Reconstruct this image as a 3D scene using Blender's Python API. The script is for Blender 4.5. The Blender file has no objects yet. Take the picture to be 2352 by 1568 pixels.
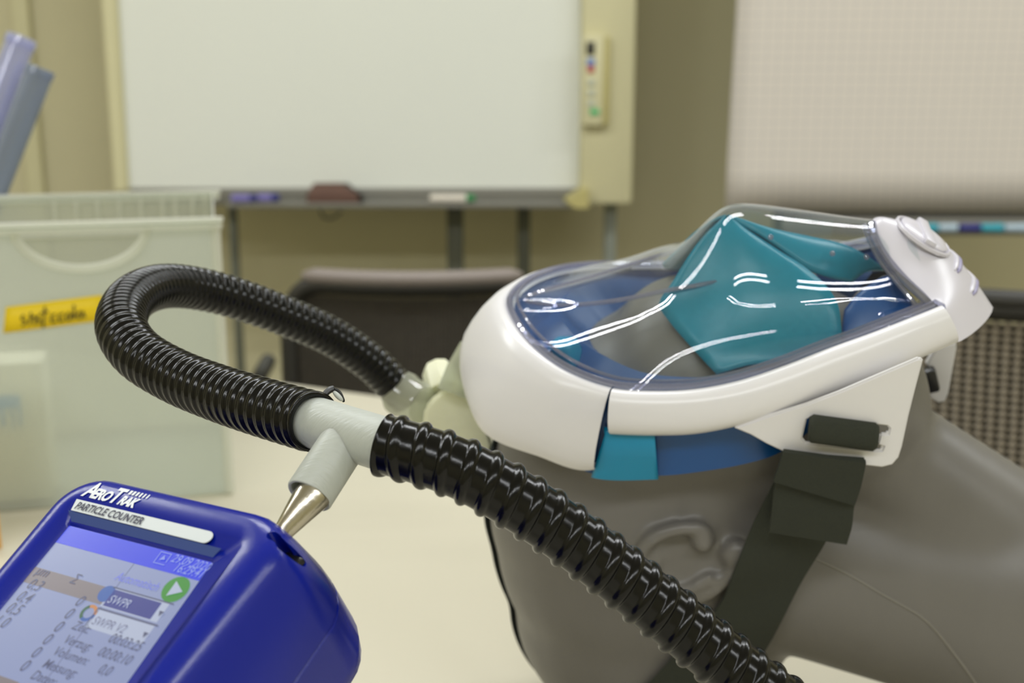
import bpy, bmesh, math, random
from mathutils import Vector, Matrix
from mathutils.bvhtree import BVHTree
R = math.radians
random.seed(4)
scene = bpy.context.scene
COL = scene.collection

# ------------------------------------------------------------ camera
F = 2800.0
PITCH = R(13)
TABLE_Z = 0.74
CAM = Vector((0, 0, TABLE_Z + 0.43))
cam = bpy.data.cameras.new('camera')
cam.sensor_width = 36.0
cam.lens = F / 2352 * 36.0
cam.clip_start = 0.02
cam.dof.use_dof = True
cam.dof.focus_distance = 0.51
cam.dof.aperture_fstop = 9.0
camo = bpy.data.objects.new('camera', cam)
camo.location = CAM
camo.rotation_euler = (R(90) - PITCH, 0, 0)
COL.objects.link(camo)
scene.camera = camo
CX = Vector((1, 0, 0))
CU = Vector((0, math.sin(PITCH), math.cos(PITCH)))
CT = Vector((0, -math.cos(PITCH), math.sin(PITCH)))      # towards the camera

# ------------------------------------------------------------ world, exposure, lights
scene.view_settings.view_transform = 'Standard'
scene.view_settings.look = 'None'
scene.view_settings.gamma = 1.0
scene.view_settings.use_curve_mapping = False
scene.view_settings.exposure = -0.50
w = bpy.data.worlds.new('world')
scene.world = w
w.use_nodes = True
w.node_tree.nodes['Background'].inputs[0].default_value = (0.9, 0.93, 1, 1)
w.node_tree.nodes['Background'].inputs[1].default_value = 0.1
CEIL = 2.75
TUBES = []
LAMP_POWER = 15.0
LAMPS = [(-1.9, -1.2), (-0.35, -1.2), (1.2, -1.2), (-1.9, 1.5), (-0.35, 1.5), (1.2, 1.5), (2.75, 1.5), (2.75, -1.2)]
for (lx, ly) in LAMPS:
    for dy in (-0.1, 0.1):
        ld = bpy.data.lights.new('tube_light', 'AREA')
        ld.shape = 'RECTANGLE'
        ld.size, ld.size_y = 1.2, 0.035
        ld.energy = LAMP_POWER
        ld.color = (0.95, 0.98, 1.0)
        lo = bpy.data.objects.new('tube_light', ld)
        lo.location = (lx, ly + dy, CEIL - 0.075)
        COL.objects.link(lo)


# ------------------------------------------------------------ picture helpers
def pray(px, py):
    return CX * ((px - 1176) / F) + CU * ((784 - py) / F) - CT


def P(px, py, d):
    return CAM + pray(px, py) * d


def on_z(px, py, z):
    r = pray(px, py)
    return CAM + r * ((z - CAM.z) / r.z)


def on_y(px, py, y):
    r = pray(px, py)
    return CAM + r * (y / r.y)


# ------------------------------------------------------------ object helpers
ORG = {}


def tag(o, label=None, cat=None, group=None, kind=None):
    if label: o['label'] = label
    if cat: o['category'] = cat
    if group: o['group'] = group
    if kind: o['kind'] = kind
    return o


def empty(name, loc, label, cat, group=None, rz=0.0):
    o = bpy.data.objects.new(name, None)
    o.empty_display_size = 0.02
    COL.objects.link(o)
    o.location = loc
    o.rotation_euler = (0, 0, rz)
    ORG[o] = Vector(loc)
    return tag(o, label, cat, group)


def mesh_obj(name, me, mat, parent=None, smooth=True, auto=None):
    o = bpy.data.objects.new(name, me)
    COL.objects.link(o)
    if mat and not me.materials: me.materials.append(mat)
    if parent:
        o.parent = parent
        ORG[o] = ORG.get(parent, Vector())
        if ORG[o].length > 0: me.transform(Matrix.Translation(-ORG[o]))
    for p in me.polygons: p.use_smooth = smooth
    if auto is not None:
        try: me.set_sharp_from_angle(angle=R(auto))
        except Exception: pass
    return o


def bm_obj(name, bm, mat, parent=None, smooth=True, auto=40):
    bmesh.ops.recalc_face_normals(bm, faces=bm.faces)
    me = bpy.data.meshes.new(name)
    bm.to_mesh(me)
    bm.free()
    return mesh_obj(name, me, mat, parent, smooth, auto)


def grid_bm(rows, close_u=False, close_v=False, caps=False, bm=None):
    """rows: list of rings/lines of points"""
    bm = bm or bmesh.new()
    vs = [[bm.verts.new(p) for p in r] for r in rows]
    n, m = len(vs), len(vs[0])
    for i in range(n if close_u else n - 1):
        for j in range(m if close_v else m - 1):
            a, b = vs[i], vs[(i + 1) % n]
            f = [a[j], a[(j + 1) % m], b[(j + 1) % m], b[j]]
            bm.faces.new(f)
    if caps:
        bm.faces.new(vs[0]); bm.faces.new(vs[-1])
    return bm


def box_bm(c, s, bev=0.0, M=None, bm=None, seg=2):
    bm = bm or bmesh.new()
    r = bmesh.ops.create_cube(bm, size=1.0)
    vs = r['verts']
    for v in vs: v.co = Vector((v.co.x * s[0], v.co.y * s[1], v.co.z * s[2]))
    if bev > 0:
        es = list({e for v in vs for e in v.link_edges})
        g = bmesh.ops.bevel(bm, geom=es, offset=bev, segments=seg, affect='EDGES', profile=0.5)
        vs = list({v for v in vs if v.is_valid} | set(g['verts']))
    T = Matrix.Translation(Vector(c))
    if M is not None: T = T @ M.to_4x4()
    bmesh.ops.transform(bm, matrix=T, verts=vs)
    return bm


def frames(path):
    """parallel-transport frames"""
    n = len(path)
    T = []
    for i in range(n):
        a = path[max(0, i - 1)]; b = path[min(n - 1, i + 1)]
        T.append((b - a).normalized())
    N = [T[0].orthogonal().normalized()]
    for i in range(1, n):
        v = N[-1] - T[i] * N[-1].dot(T[i])
        N.append(v.normalized())
    return [(T[i], N[i], T[i].cross(N[i])) for i in range(n)]


def tube_bm(path, rad, seg=12, caps=True, close=False, bm=None):
    fr = frames(path)
    rows = []
    for i, p in enumerate(path):
        r = rad[i] if isinstance(rad, (list, tuple)) else rad
        t, a, b = fr[i]
        rows.append([p + (a * math.cos(k * 2 * math.pi / seg) + b * math.sin(k * 2 * math.pi / seg)) * r for k in range(seg)])
    return grid_bm(rows, close_u=close, close_v=True, caps=caps and not close, bm=bm)


def lathe_bm(p0, axis, prof, seg=40, bm=None, caps=True):
    """prof: list of (distance along axis, radius)"""
    ax = axis.normalized(); a = ax.orthogonal().normalized(); b = ax.cross(a)
    rows = [[p0 + ax * h + (a * math.cos(k * 2 * math.pi / seg) + b * math.sin(k * 2 * math.pi / seg)) * max(r, 1e-5) for k in range(seg)] for h, r in prof]
    return grid_bm(rows, close_v=True, caps=caps, bm=bm)


def cat(pts, n):
    """Catmull-Rom through tuples/vectors, n samples in all"""
    V = [Vector(p) for p in pts]
    d = [0]
    for i in range(1, len(V)): d.append(d[-1] + max((V[i] - V[i - 1]).length, 1e-6) ** 0.5)
    res = []
    E = [V[0] * 2 - V[1]] + V + [V[-1] * 2 - V[-2]]
    for k in range(n):
        s = d[-1] * k / (n - 1)
        i = 0
        while i < len(V) - 2 and s > d[i + 1]: i += 1
        t = (s - d[i]) / (d[i + 1] - d[i])
        p0, p1, p2, p3 = E[i], E[i + 1], E[i + 2], E[i + 3]
        res.append(0.5 * ((2 * p1) + (p2 - p0) * t + (2 * p0 - 5 * p1 + 4 * p2 - p3) * t * t + (-p0 + 3 * p1 - 3 * p2 + p3) * t ** 3))
    return res


def even(path, n):
    d = [0]
    for i in range(1, len(path)): d.append(d[-1] + (path[i] - path[i - 1]).length)
    out = []; i = 0
    for k in range(n):
        s = d[-1] * k / (n - 1)
        while i < len(path) - 2 and s > d[i + 1]: i += 1
        t = (s - d[i]) / (d[i + 1] - d[i])
        out.append(path[i].lerp(path[i + 1], t))
    return out, d[-1]


def interp(x, tab):
    if x <= tab[0][0]: return tab[0][1]
    for (a, va), (b, vb) in zip(tab, tab[1:]):
        if x <= b:
            t = (x - a) / (b - a)
            return va + (vb - va) * t
    return tab[-1][1]


def solidify(o, th, off=-1.0, even_=False):
    m = o.modifiers.new('solidify', 'SOLIDIFY'); m.thickness = th; m.offset = off; m.use_even_offset = even_
    return o


# ------------------------------------------------------------ materials
def s2l(c):
    return tuple(((v / 255) / 12.92 if v / 255 <= 0.04045 else ((v / 255 + 0.055) / 1.055) ** 2.4) for v in c) + (1.0,)


def mat(name, rgb, rough=0.5, metal=0.0, spec=0.5, noise=0.0, nscale=20, bump=0.0, bscale=200, coat=0.0, trans=0.0, emit=0.0, stretch=None):
    m = bpy.data.materials.new(name); m.use_nodes = True
    nt = m.node_tree; b = nt.nodes['Principled BSDF']
    c = s2l(rgb)
    b.inputs['Base Color'].default_value = c
    b.inputs['Roughness'].default_value = rough
    b.inputs['Metallic'].default_value = metal
    b.inputs['Specular IOR Level'].default_value = spec
    b.inputs['Coat Weight'].default_value = coat
    b.inputs['Coat Roughness'].default_value = 0.08
    b.inputs['Transmission Weight'].default_value = trans
    tc = nt.nodes.new('ShaderNodeTexCoord')
    src = tc.outputs['Object']
    if stretch:
        mp = nt.nodes.new('ShaderNodeMapping'); mp.inputs['Scale'].default_value = stretch
        nt.links.new(src, mp.inputs['Vector']); src = mp.outputs['Vector']
    if noise > 0:
        n = nt.nodes.new('ShaderNodeTexNoise'); n.inputs['Scale'].default_value = nscale; n.inputs['Detail'].default_value = 5
        nt.links.new(src, n.inputs['Vector'])
        mx = nt.nodes.new('ShaderNodeMix'); mx.data_type = 'RGBA'
        mx.inputs['A'].default_value = tuple(v * (1 - noise) for v in c[:3]) + (1,)
        mx.inputs['B'].default_value = tuple(min(1, v * (1 + noise)) for v in c[:3]) + (1,)
        nt.links.new(n.outputs['Fac'], mx.inputs['Factor'])
        nt.links.new(mx.outputs['Result'], b.inputs['Base Color'])
    if bump > 0:
        n2 = nt.nodes.new('ShaderNodeTexNoise'); n2.inputs['Scale'].default_value = bscale
        nt.links.new(src, n2.inputs['Vector'])
        bp = nt.nodes.new('ShaderNodeBump'); bp.inputs['Strength'].default_value = bump; bp.inputs['Distance'].default_value = 0.001
        nt.links.new(n2.outputs['Fac'], bp.inputs['Height']); nt.links.new(bp.outputs['Normal'], b.inputs['Normal'])
    if emit > 0:
        b.inputs['Emission Color'].default_value = c; b.inputs['Emission Strength'].default_value = emit
    return m


def mat_clear(name, tint=(255, 255, 255), base=0.04, milky=0.0, milk=(220, 225, 220), rough=0.02, ior=1.45, trl=0.5, graze=0.0):
    """thin clear or milky plastic: transparent + fresnel gloss (+ diffuse/translucent milk)"""
    m = bpy.data.materials.new(name); m.use_nodes = True
    nt = m.node_tree; nt.nodes.clear()
    out = nt.nodes.new('ShaderNodeOutputMaterial')
    tr = nt.nodes.new('ShaderNodeBsdfTransparent'); tr.inputs[0].default_value = s2l(tint)
    gl = nt.nodes.new('ShaderNodeBsdfGlossy'); gl.inputs['Roughness'].default_value = rough
    fr = nt.nodes.new('ShaderNodeFresnel'); fr.inputs[0].default_value = ior
    last = tr.outputs[0]
    if milky > 0:
        df = nt.nodes.new('ShaderNodeBsdfDiffuse'); df.inputs[0].default_value = s2l(milk)
        tl = nt.nodes.new('ShaderNodeBsdfTranslucent'); tl.inputs[0].default_value = s2l(milk)
        m1 = nt.nodes.new('ShaderNodeMixShader'); m1.inputs[0].default_value = trl
        nt.links.new(df.outputs[0], m1.inputs[1]); nt.links.new(tl.outputs[0], m1.inputs[2])
        m2 = nt.nodes.new('ShaderNodeMixShader'); m2.inputs[0].default_value = milky
        lw = nt.nodes.new('ShaderNodeLayerWeight'); lw.inputs[0].default_value = 0.5
        pw = nt.nodes.new('ShaderNodeMath'); pw.operation = 'POWER'; pw.inputs[1].default_value = 5.0
        nt.links.new(lw.outputs['Facing'], pw.inputs[0])
        mr = nt.nodes.new('ShaderNodeMapRange'); mr.inputs['To Min'].default_value = milky; mr.inputs['To Max'].default_value = max(milky, min(.9, milky + graze))
        nt.links.new(pw.outputs[0], mr.inputs['Value']); nt.links.new(mr.outputs['Result'], m2.inputs[0])
        nt.links.new(last, m2.inputs[1]); nt.links.new(m1.outputs[0], m2.inputs[2]); last = m2.outputs[0]
    ad = nt.nodes.new('ShaderNodeMath'); ad.operation = 'ADD'; ad.inputs[1].default_value = base; ad.use_clamp = True
    ge = nt.nodes.new('ShaderNodeNewGeometry')
    io = nt.nodes.new('ShaderNodeMapRange'); io.inputs['To Min'].default_value = ior; io.inputs['To Max'].default_value = 1 / ior
    nt.links.new(ge.outputs['Backfacing'], io.inputs['Value']); nt.links.new(io.outputs['Result'], fr.inputs[0])
    nt.links.new(fr.outputs[0], ad.inputs[0])
    m3 = nt.nodes.new('ShaderNodeMixShader')
    nt.links.new(ad.outputs[0], m3.inputs[0]); nt.links.new(last, m3.inputs[1]); nt.links.new(gl.outputs[0], m3.inputs[2])
    nt.links.new(m3.outputs[0], out.inputs[0])
    return m


M_wall = mat('wall_paint', (206, 199, 164), 0.9, noise=0.04, nscale=3)
M_wall2 = mat('cupboard_laminate', (205, 198, 176), 0.7, noise=0.03, nscale=4)
M_ceil = mat('ceiling_tile', (235, 232, 222), 0.9, noise=0.03, nscale=8)
M_floor = mat('carpet_floor', (142, 138, 128), 0.95, noise=0.2, nscale=60, bump=0.6, bscale=300)
M_table = mat('table_laminate', (196, 190, 171), 0.42, spec=0.35, noise=0.015, nscale=6)
M_tedge = mat('table_edge', (120, 118, 112), 0.6, noise=0.05)
M_metalgrey = mat('painted_steel', (96, 98, 84), 0.5, noise=0.05)
M_legpale = mat('pale_steel', (140, 145, 135), 0.45, noise=0.05)
M_board = mat('whiteboard_film', (232, 234, 226), 0.38, noise=0.02, nscale=2.5)
M_cream = mat('cream_plastic', (214, 208, 168), 0.5, noise=0.03, nscale=10)
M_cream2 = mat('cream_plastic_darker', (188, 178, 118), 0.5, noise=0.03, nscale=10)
M_tray = mat('tray_metal', (128, 126, 118), 0.45, metal=0.3, noise=0.05)
M_dark = mat('dark_plastic', (42, 40, 36), 0.5, noise=0.1, nscale=30)
M_black = mat('black_plastic', (20, 20, 20), 0.35, noise=0.1, nscale=30)
M_hose = mat('black_hose_vinyl', (7, 7, 7), 0.19, spec=0.30, noise=0.15, nscale=60, bump=0.05, bscale=500)
M_white = mat('white_gloss_plastic', (222, 220, 222), 0.25, spec=0.45, noise=0.01, nscale=20, coat=0.0)
M_white2 = mat('cool_white_plastic', (206, 203, 213), 0.27, spec=0.45, noise=0.01, nscale=20)
M_lavend = mat('slot_shade_plastic', (150, 145, 178), 0.4, noise=0.01)
M_manneq = mat('mannequin_grey', (107, 104, 100), 0.4, spec=0.45, noise=0.07, nscale=14, bump=0.15, bscale=60, stretch=(3, 1, 1))
M_seam = mat('mannequin_seam', (122, 119, 112), 0.4, noise=0.05, nscale=20)
M_strap = mat('strap_webbing', (52, 56, 46), 0.85, noise=0.25, nscale=900, bump=1.0, bscale=1500, stretch=(3, 0.5, 1))
M_net = mat('black_elastic', (14, 24, 20), 0.7, noise=0.2, nscale=200)
M_blue = mat('blue_housing', (6, 26, 138), 0.24, spec=0.42, noise=0.03, nscale=30, bump=0.04, bscale=900)
M_bluedk = mat('blue_housing_slope', (52, 74, 138), 0.35, noise=0.03)
M_strip = mat('label_strip', (196, 202, 204), 0.4, noise=0.01)
M_print = mat('white_print', (222, 226, 232), 0.5, noise=0.01)
M_printdk = mat('navy_print', (30, 30, 58), 0.5, noise=0.01)
M_metal = mat('brushed_steel', (186, 180, 166), 0.24, metal=1.0, noise=0.04, nscale=40, bump=0.1, bscale=400)
M_teal = mat('teal_tab_silicone', (12, 132, 172), 0.32, noise=0.04, nscale=40)
M_skirt = mat('blue_skirt_silicone', (10, 72, 132), 0.3, noise=0.06, nscale=40)
M_skirtin = mat('inner_skirt_silicone', (14, 74, 136), 0.35, noise=0.12, nscale=25)


def mat_sili():
    m = bpy.data.materials.new('teal_inner_silicone'); m.use_nodes = True
    nt = m.node_tree; b = nt.nodes['Principled BSDF']
    b.inputs['Base Color'].default_value = s2l((34, 150, 178)); b.inputs['Roughness'].default_value = 0.3
    tl = nt.nodes.new('ShaderNodeBsdfTranslucent'); tl.inputs[0].default_value = s2l((40, 170, 190))
    mx = nt.nodes.new('ShaderNodeMixShader'); mx.inputs[0].default_value = 0.35
    nz = nt.nodes.new('ShaderNodeTexNoise'); nz.inputs['Scale'].default_value = 30
    rp = nt.nodes.new('ShaderNodeMapRange'); rp.inputs['To Min'].default_value = 0.2; rp.inputs['To Max'].default_value = 0.45
    nt.links.new(nz.outputs['Fac'], rp.inputs['Value']); nt.links.new(rp.outputs['Result'], mx.inputs[0])
    nt.links.new(b.outputs[0], mx.inputs[1]); nt.links.new(tl.outputs[0], mx.inputs[2])
    nt.links.new(mx.outputs[0], nt.nodes['Material Output'].inputs[0])
    return m


M_sili = mat_sili()
M_lens = mat_clear('clear_lens', (246, 250, 250), base=0.012, milky=0.015, milk=(236, 236, 236), rough=0.015, graze=.75)
M_lensrim = mat_clear('clear_lens_rim', (214, 216, 230), base=0.10, milky=0.30, milk=(190, 190, 205), rough=0.06)
M_bin = mat_clear('frosted_polypropylene', (235, 238, 232), base=0.0, milky=0.42, milk=(244, 246, 242), rough=0.35, trl=.6)
M_binrim = mat_clear('frosted_polypropylene_rim', (235, 238, 232), base=0.0, milky=0.55, milk=(250, 249, 242), rough=0.35, trl=.6)
M_rod = mat_clear('bluish_clear_tube', (222, 224, 244), base=0.04, milky=0.34, milk=(238, 240, 255), rough=0.08)
M_rod2 = mat_clear('greyish_clear_tube', (200, 208, 224), base=0.04, milky=0.30, milk=(216, 224, 236), rough=0.15)
M_bag = mat('white_bag_paper', (236, 232, 214), 0.6, noise=0.05, nscale=20, bump=0.5, bscale=30)
M_bagblue = mat('pale_blue_print', (96, 165, 222), 0.6, noise=0.05)
M_orange = mat('orange_card', (222, 160, 40), 0.6, noise=0.05)
M_yellow = mat('yellow_tape', (236, 204, 6), 0.5, noise=0.03, nscale=40)
M_ink = mat('felt_pen_ink', (104, 92, 24), 0.6, noise=0.05)
M_cuff = mat_clear('clear_cuff_plastic', (225, 230, 222), base=0.05, milky=0.55, milk=(226, 228, 208), rough=0.12)
M_lamp = mat('lamp_housing', (235, 235, 230), 0.5, noise=0.01)


def mat_resin(name, c1, c2):
    m = mat(name, c1, 0.36, spec=0.45, noise=0.05, nscale=90, bump=0.25, bscale=200, stretch=(1, 6, 1))
    b = m.node_tree.nodes['Principled BSDF']
    b.inputs['Subsurface Weight'].default_value = 0.5
    b.inputs['Subsurface Radius'].default_value = (0.004, 0.004, 0.0035)
    b.inputs['Subsurface Scale'].default_value = 1.0
    return m


M_tee = mat_resin('printed_white_resin', (180, 184, 178), None)
M_adapt = mat_resin('printed_yellowish_resin', (226, 226, 198), None)


def mat_paper():
    m = mat('squared_paper', (228, 222, 212), 0.85)
    nt = m.node_tree; b = nt.nodes['Principled BSDF']
    tc = nt.nodes.new('ShaderNodeTexCoord'); br = nt.nodes.new('ShaderNodeTexBrick')
    br.offset = 0.0; br.inputs['Scale'].default_value = 1.0
    br.inputs['Brick Width'].default_value = 0.025; br.inputs['Row Height'].default_value = 0.025
    br.inputs['Mortar Size'].default_value = 0.0012
    br.inputs['Color1'].default_value = s2l((216, 208, 198)); br.inputs['Color2'].default_value = s2l((216, 208, 198))
    br.inputs['Mortar'].default_value = s2l((194, 189, 185))
    mp = nt.nodes.new('ShaderNodeMapping'); mp.inputs['Rotation'].default_value = (R(90), 0, 0)
    nt.links.new(tc.outputs['Object'], mp.inputs['Vector']); nt.links.new(mp.outputs['Vector'], br.inputs['Vector'])
    nt.links.new(br.outputs['Color'], b.inputs['Base Color'])
    return m


M_paper = mat_paper()

# ============================================================ ROOM
WALL_Y = 3.55


def struct(name, c, s, m, bev=0.0):
    return tag(bm_obj(name, box_bm(c, s, bev), m, None, False, None), kind='structure')


struct('floor', (0.4, 0.5, -0.05), (6.6, 6.7, 0.1), M_floor)
struct('ceiling', (0.4, 0.5, CEIL + 0.05), (6.6, 6.7, 0.1), M_ceil)
struct('wall_back', (0.4, WALL_Y + 0.05, CEIL / 2), (6.6, 0.1, CEIL), M_wall)
struct('wall_front', (0.4, -2.65, CEIL / 2), (6.6, 0.1, CEIL), M_wall)
struct('wall_left', (-2.85, 0.5, CEIL / 2), (0.1, 6.2, CEIL), M_wall)
struct('wall_right', (3.65, 0.5, CEIL / 2), (0.1, 6.2, CEIL), M_wall)
# upright strips on the back wall at the far left
a = on_y(62, 200, WALL_Y - 0.02)
struct('trim_1', (a.x, WALL_Y - 0.012, CEIL / 2), (0.045, 0.024, CEIL), M_cream)
tag(bpy.data.objects['trim_1'], 'cream upright wall strip at the far left of the back wall')

# ceiling fixtures
for i, (lx, ly) in enumerate(LAMPS):
    e = empty('ceiling_light', (lx, ly, CEIL), 'twin tube ceiling light, %s row, %s' % ('rear' if ly < 0 else 'front', {-1.9: 'leftmost', -.35: 'second from left', 1.2: 'third from left', 2.75: 'rightmost'}[lx]), 'lamp', 'ceiling lights above the table')
    bm_obj('housing', box_bm((lx, ly, CEIL - 0.02), (1.28, 0.34, 0.04), 0.004), M_lamp, e)

# ============================================================ TABLE
p1 = on_z(830, 903, TABLE_Z); p2 = on_z(2352, 1112, TABLE_Z)
dx = (p2 - p1); dx.z = 0; dx.normalize()
dn = Vector((dx.y, -dx.x, 0))                     # towards the camera side
tb = empty('conference_table', (0, 0.5, 0), 'cream laminate conference table carrying the mannequin, bin and blue meter', 'table')
ORG[tb] = Vector((0, 0.5, 0))
c0 = p1 - dx * 1.2
corners = [c0, c0 + dx * 2.9, c0 + dx * 2.9 + dn * 1.75, c0 + dn * 1.75]
bm = bmesh.new()
vs = [bm.verts.new((c.x, c.y, TABLE_Z - 0.028)) for c in corners]
f = bm.faces.new(vs)
r_ = bmesh.ops.extrude_face_region(bm, geom=[f])
bmesh.ops.translate(bm, vec=(0, 0, 0.028), verts=[v for v in r_['geom'] if isinstance(v, bmesh.types.BMVert)])
bmesh.ops.bevel(bm, geom=[e for e in bm.edges], offset=0.003, segments=2, affect='EDGES')
bm_obj('tabletop', bm, M_table, tb, True, 30)
for (a, b) in ((0.12, 0.12), (2.78, 0.12), (2.78, 1.6), (0.12, 1.6)):
    q = c0 + dx * a + dn * b
    bm_obj('leg', tube_bm([Vector((q.x, q.y, 0.0)), Vector((q.x, q.y, TABLE_Z - 0.028))], 0.025, 20), M_tray, tb)

# ============================================================ ELECTRONIC WHITEBOARD
BY = 3.2
wb = empty('whiteboard', (0, BY, 0), 'large white board in cream frame on grey stand against back wall', 'whiteboard')


def bx(px0, py0, px1, py1, y, depth, m, name, parent, bev=0.004, dy=0.0):
    """a box whose front face at depth y spans the given picture rectangle"""
    a = on_y(px0, py0, y); b = on_y(px1, py1, y)
    c = ((a.x + b.x) / 2, y + depth / 2, (a.z + b.z) / 2)
    return bm_obj(name, box_bm(c, (abs(b.x - a.x), depth, abs(a.z - b.z)), bev), m, parent, True, 35)


def slab(quad, depth, m, name, parent):
    """quad: world points, front face; extruded to +y"""
    bm = bmesh.new()
    a = [bm.verts.new(q) for q in quad]
    b = [bm.verts.new(Vector(q) + Vector((0, depth, 0))) for q in quad]
    bm.faces.new(a); bm.faces.new(b[::-1])
    for i in range(4): bm.faces.new([a[i], a[(i + 1) % 4], b[(i + 1) % 4], b[i]])
    bmesh.ops.bevel(bm, geom=list(bm.edges), offset=0.004, segments=2, affect='EDGES')
    return bm_obj(name, bm, m, parent, True, 35)


zt = 2.05
def xz(px, py, y):
    a = on_y(px, py, y); return a


# board film surface: slightly narrower at the bottom, as the frame curves in
A = on_y(262, 0, BY); B = on_y(290, 436, BY); C_ = on_y(1337, 436, BY); D = on_y(1337, 0, BY)
def up(a, b):  # extend line b->a to height zt
    t = (zt - b.z) / (a.z - b.z); return b + (a - b) * t
slab([up(A, B), B, C_, up(D, C_)], 0.03, M_board, 'writing_surface', wb)
A2 = on_y(232, 0, BY - 0.02); B2 = on_y(262, 440, BY - 0.02)
A3 = on_y(266, 0, BY - 0.02); B3 = on_y(292, 440, BY - 0.02)
slab([up(A2, B2), B2, B3, up(A3, B3)], 0.06, M_cream, 'side_frame', wb)
a = on_y(1337, 0, BY - 0.05); b = on_y(1453, 470, BY - 0.05)
bm_obj('side_column', box_bm(((a.x + b.x) / 2, BY + 0.02, (zt + b.z) / 2), (b.x - a.x, 0.14, zt - b.z), 0.012), M_cream, wb, True, 35)
bx(1340, 80, 1384, 288, BY - 0.075, 0.03, M_cream, 'control_panel', wb, 0.004)
cp = bx(1384, 84, 1398, 288, BY - 0.07, 0.024, M_cream2, 'panel_side', wb, 0.003)
bx(1347, 96, 1366, 126, BY - 0.0785, 0.004, M_dark, 'display', wb, 0.001)
for (x0, y0, x1, y1, c) in ((1348, 134, 1366, 150, (110, 140, 200)), (1350, 152, 1364, 166, (190, 60, 80)), (1350, 182, 1366, 196, (190, 195, 180)), (1350, 206, 1366, 220, (190, 195, 180)), (1350, 230, 1366, 244, (190, 195, 180)), (1356, 251, 1376, 263, (60, 190, 120))):
    bx(x0, y0, x1, y1, BY - 0.0795, 0.005, mat('panel_button_%d' % c[0], c, 0.5, noise=0.02), 'button', wb, 0.001)
bx(400, -600, 1337, -560, BY - 0.02, 0.06, M_cream, 'top_frame', wb)
# tray
a = on_y(520, 478, BY - 0.09); b = on_y(1335, 466, BY - 0.09)
bm = box_bm(((a.x + b.x) / 2, BY - 0.045, a.z + 0.007), (b.x - a.x, 0.10, 0.014), 0.003)
bm_obj('tray', bm, M_tray, wb)
TRAYZ = a.z + 0.014
bx(300, 432, 1337, 470, BY - 0.012, 0.03, M_tray, 'lower_frame', wb)
bm = bmesh.new()   # cream corner wedge
q = [on_y(1298, 462, BY - 0.1), on_y(1320, 478, BY - 0.1), on_y(1352, 478, BY - 0.1), on_y(1352, 436, BY - 0.1), on_y(1336, 436, BY - 0.1)]
a_ = [bm.verts.new(v) for v in q]; b_ = [bm.verts.new(v + Vector((0, 0.12, 0))) for v in q]
bm.faces.new(a_); bm.faces.new(b_[::-1])
for i in range(5): bm.faces.new([a_[i], a_[(i + 1) % 5], b_[(i + 1) % 5], b_[i]])
bm_obj('corner_cap', bm, M_cream2, wb, True, 30)
# stand: posts, feet
for px, hw, y, m in ((1045, 19, BY + 0.08, M_metalgrey), (1203, 15, BY + 0.12, M_metalgrey), (1402, 14, BY + 0.05, M_legpale), (534, 9, BY + 0.05, M_metalgrey)):
    a = on_y(px - hw, 480, y); b = on_y(px + hw, 480, y)
    bm_obj('post', box_bm(((a.x + b.x) / 2, y, (a.z + 0.1) / 2), (b.x - a.x, 0.03, a.z + 0.1), 0.004), m, wb)
a = on_y(534, 480, BY + 0.05); b = on_y(1402, 480, BY + 0.05)
for x in (a.x, b.x):
    bm_obj('foot', box_bm((x, BY + 0.02, 0.03), (0.06, 0.5, 0.05), 0.008), M_metalgrey, wb)
# cable loop under the tray
cl = [on_y(735, 482, BY - 0.06), on_y(745, 500, BY - 0.06), on_y(765, 500, BY - 0.06), on_y(785, 486, BY - 0.06)]
bm_obj('cable', tube_bm(cat(cl, 16), 0.003, 8), M_dark, wb)

# things on the tray
def pen(name, px0, px1, y, z, r, mb, mc, label, cat_, group, cap=0.28, capend=1):
    a = on_y(px0, 460, y); b = on_y(px1, 460, y)
    p0 = Vector((a.x, y, z + r)); p1_ = Vector((b.x, y, z + r))
    if capend < 0: p0, p1_ = p1_, p0
    L = (p1_ - p0).length
    e = empty(name, Vector((p0.x, p0.y, z)), label, cat_, group)
    bm_obj('barrel', lathe_bm(p0, p1_ - p0, [(0, r * .8), (0.002, r), (L * (1 - cap), r)], 16), mb, e)
    bm_obj('cap', lathe_bm(p0, p1_ - p0, [(L * (1 - cap), r * 1.08), (L * .95, r * 1.05), (L, r * .7)], 16), mc, e)
    return e


M_pw = mat('pen_white', (226, 218, 206), 0.4, noise=0.02)
M_pg = mat('pen_green', (40, 130, 70), 0.4, noise=0.02)
M_pv = mat('pen_violet', (120, 112, 180), 0.4, noise=0.02)
M_pb = mat('pen_navy', (40, 44, 120), 0.4, noise=0.02)
M_pt = mat('pen_teal', (50, 160, 180), 0.4, noise=0.02)
M_pl = mat('pen_light', (170, 190, 205), 0.4, noise=0.02)
pen('marker', 988, 1092, BY - 0.078, TRAYZ, 0.010, M_pw, M_pg, 'white marker with green cap lying on the whiteboard tray', 'marker', None, 0.2)
pen('marker', 532, 590, BY - 0.078, TRAYZ, 0.010, M_pv, M_pb, 'pale violet marker at left end of the whiteboard tray', 'marker', None, 0.25)
pen('marker', 592, 642, BY - 0.065, TRAYZ, 0.010, M_pv, M_pb, 'violet marker with navy cap, between tray end and eraser', 'marker', None, 0.35)
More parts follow.
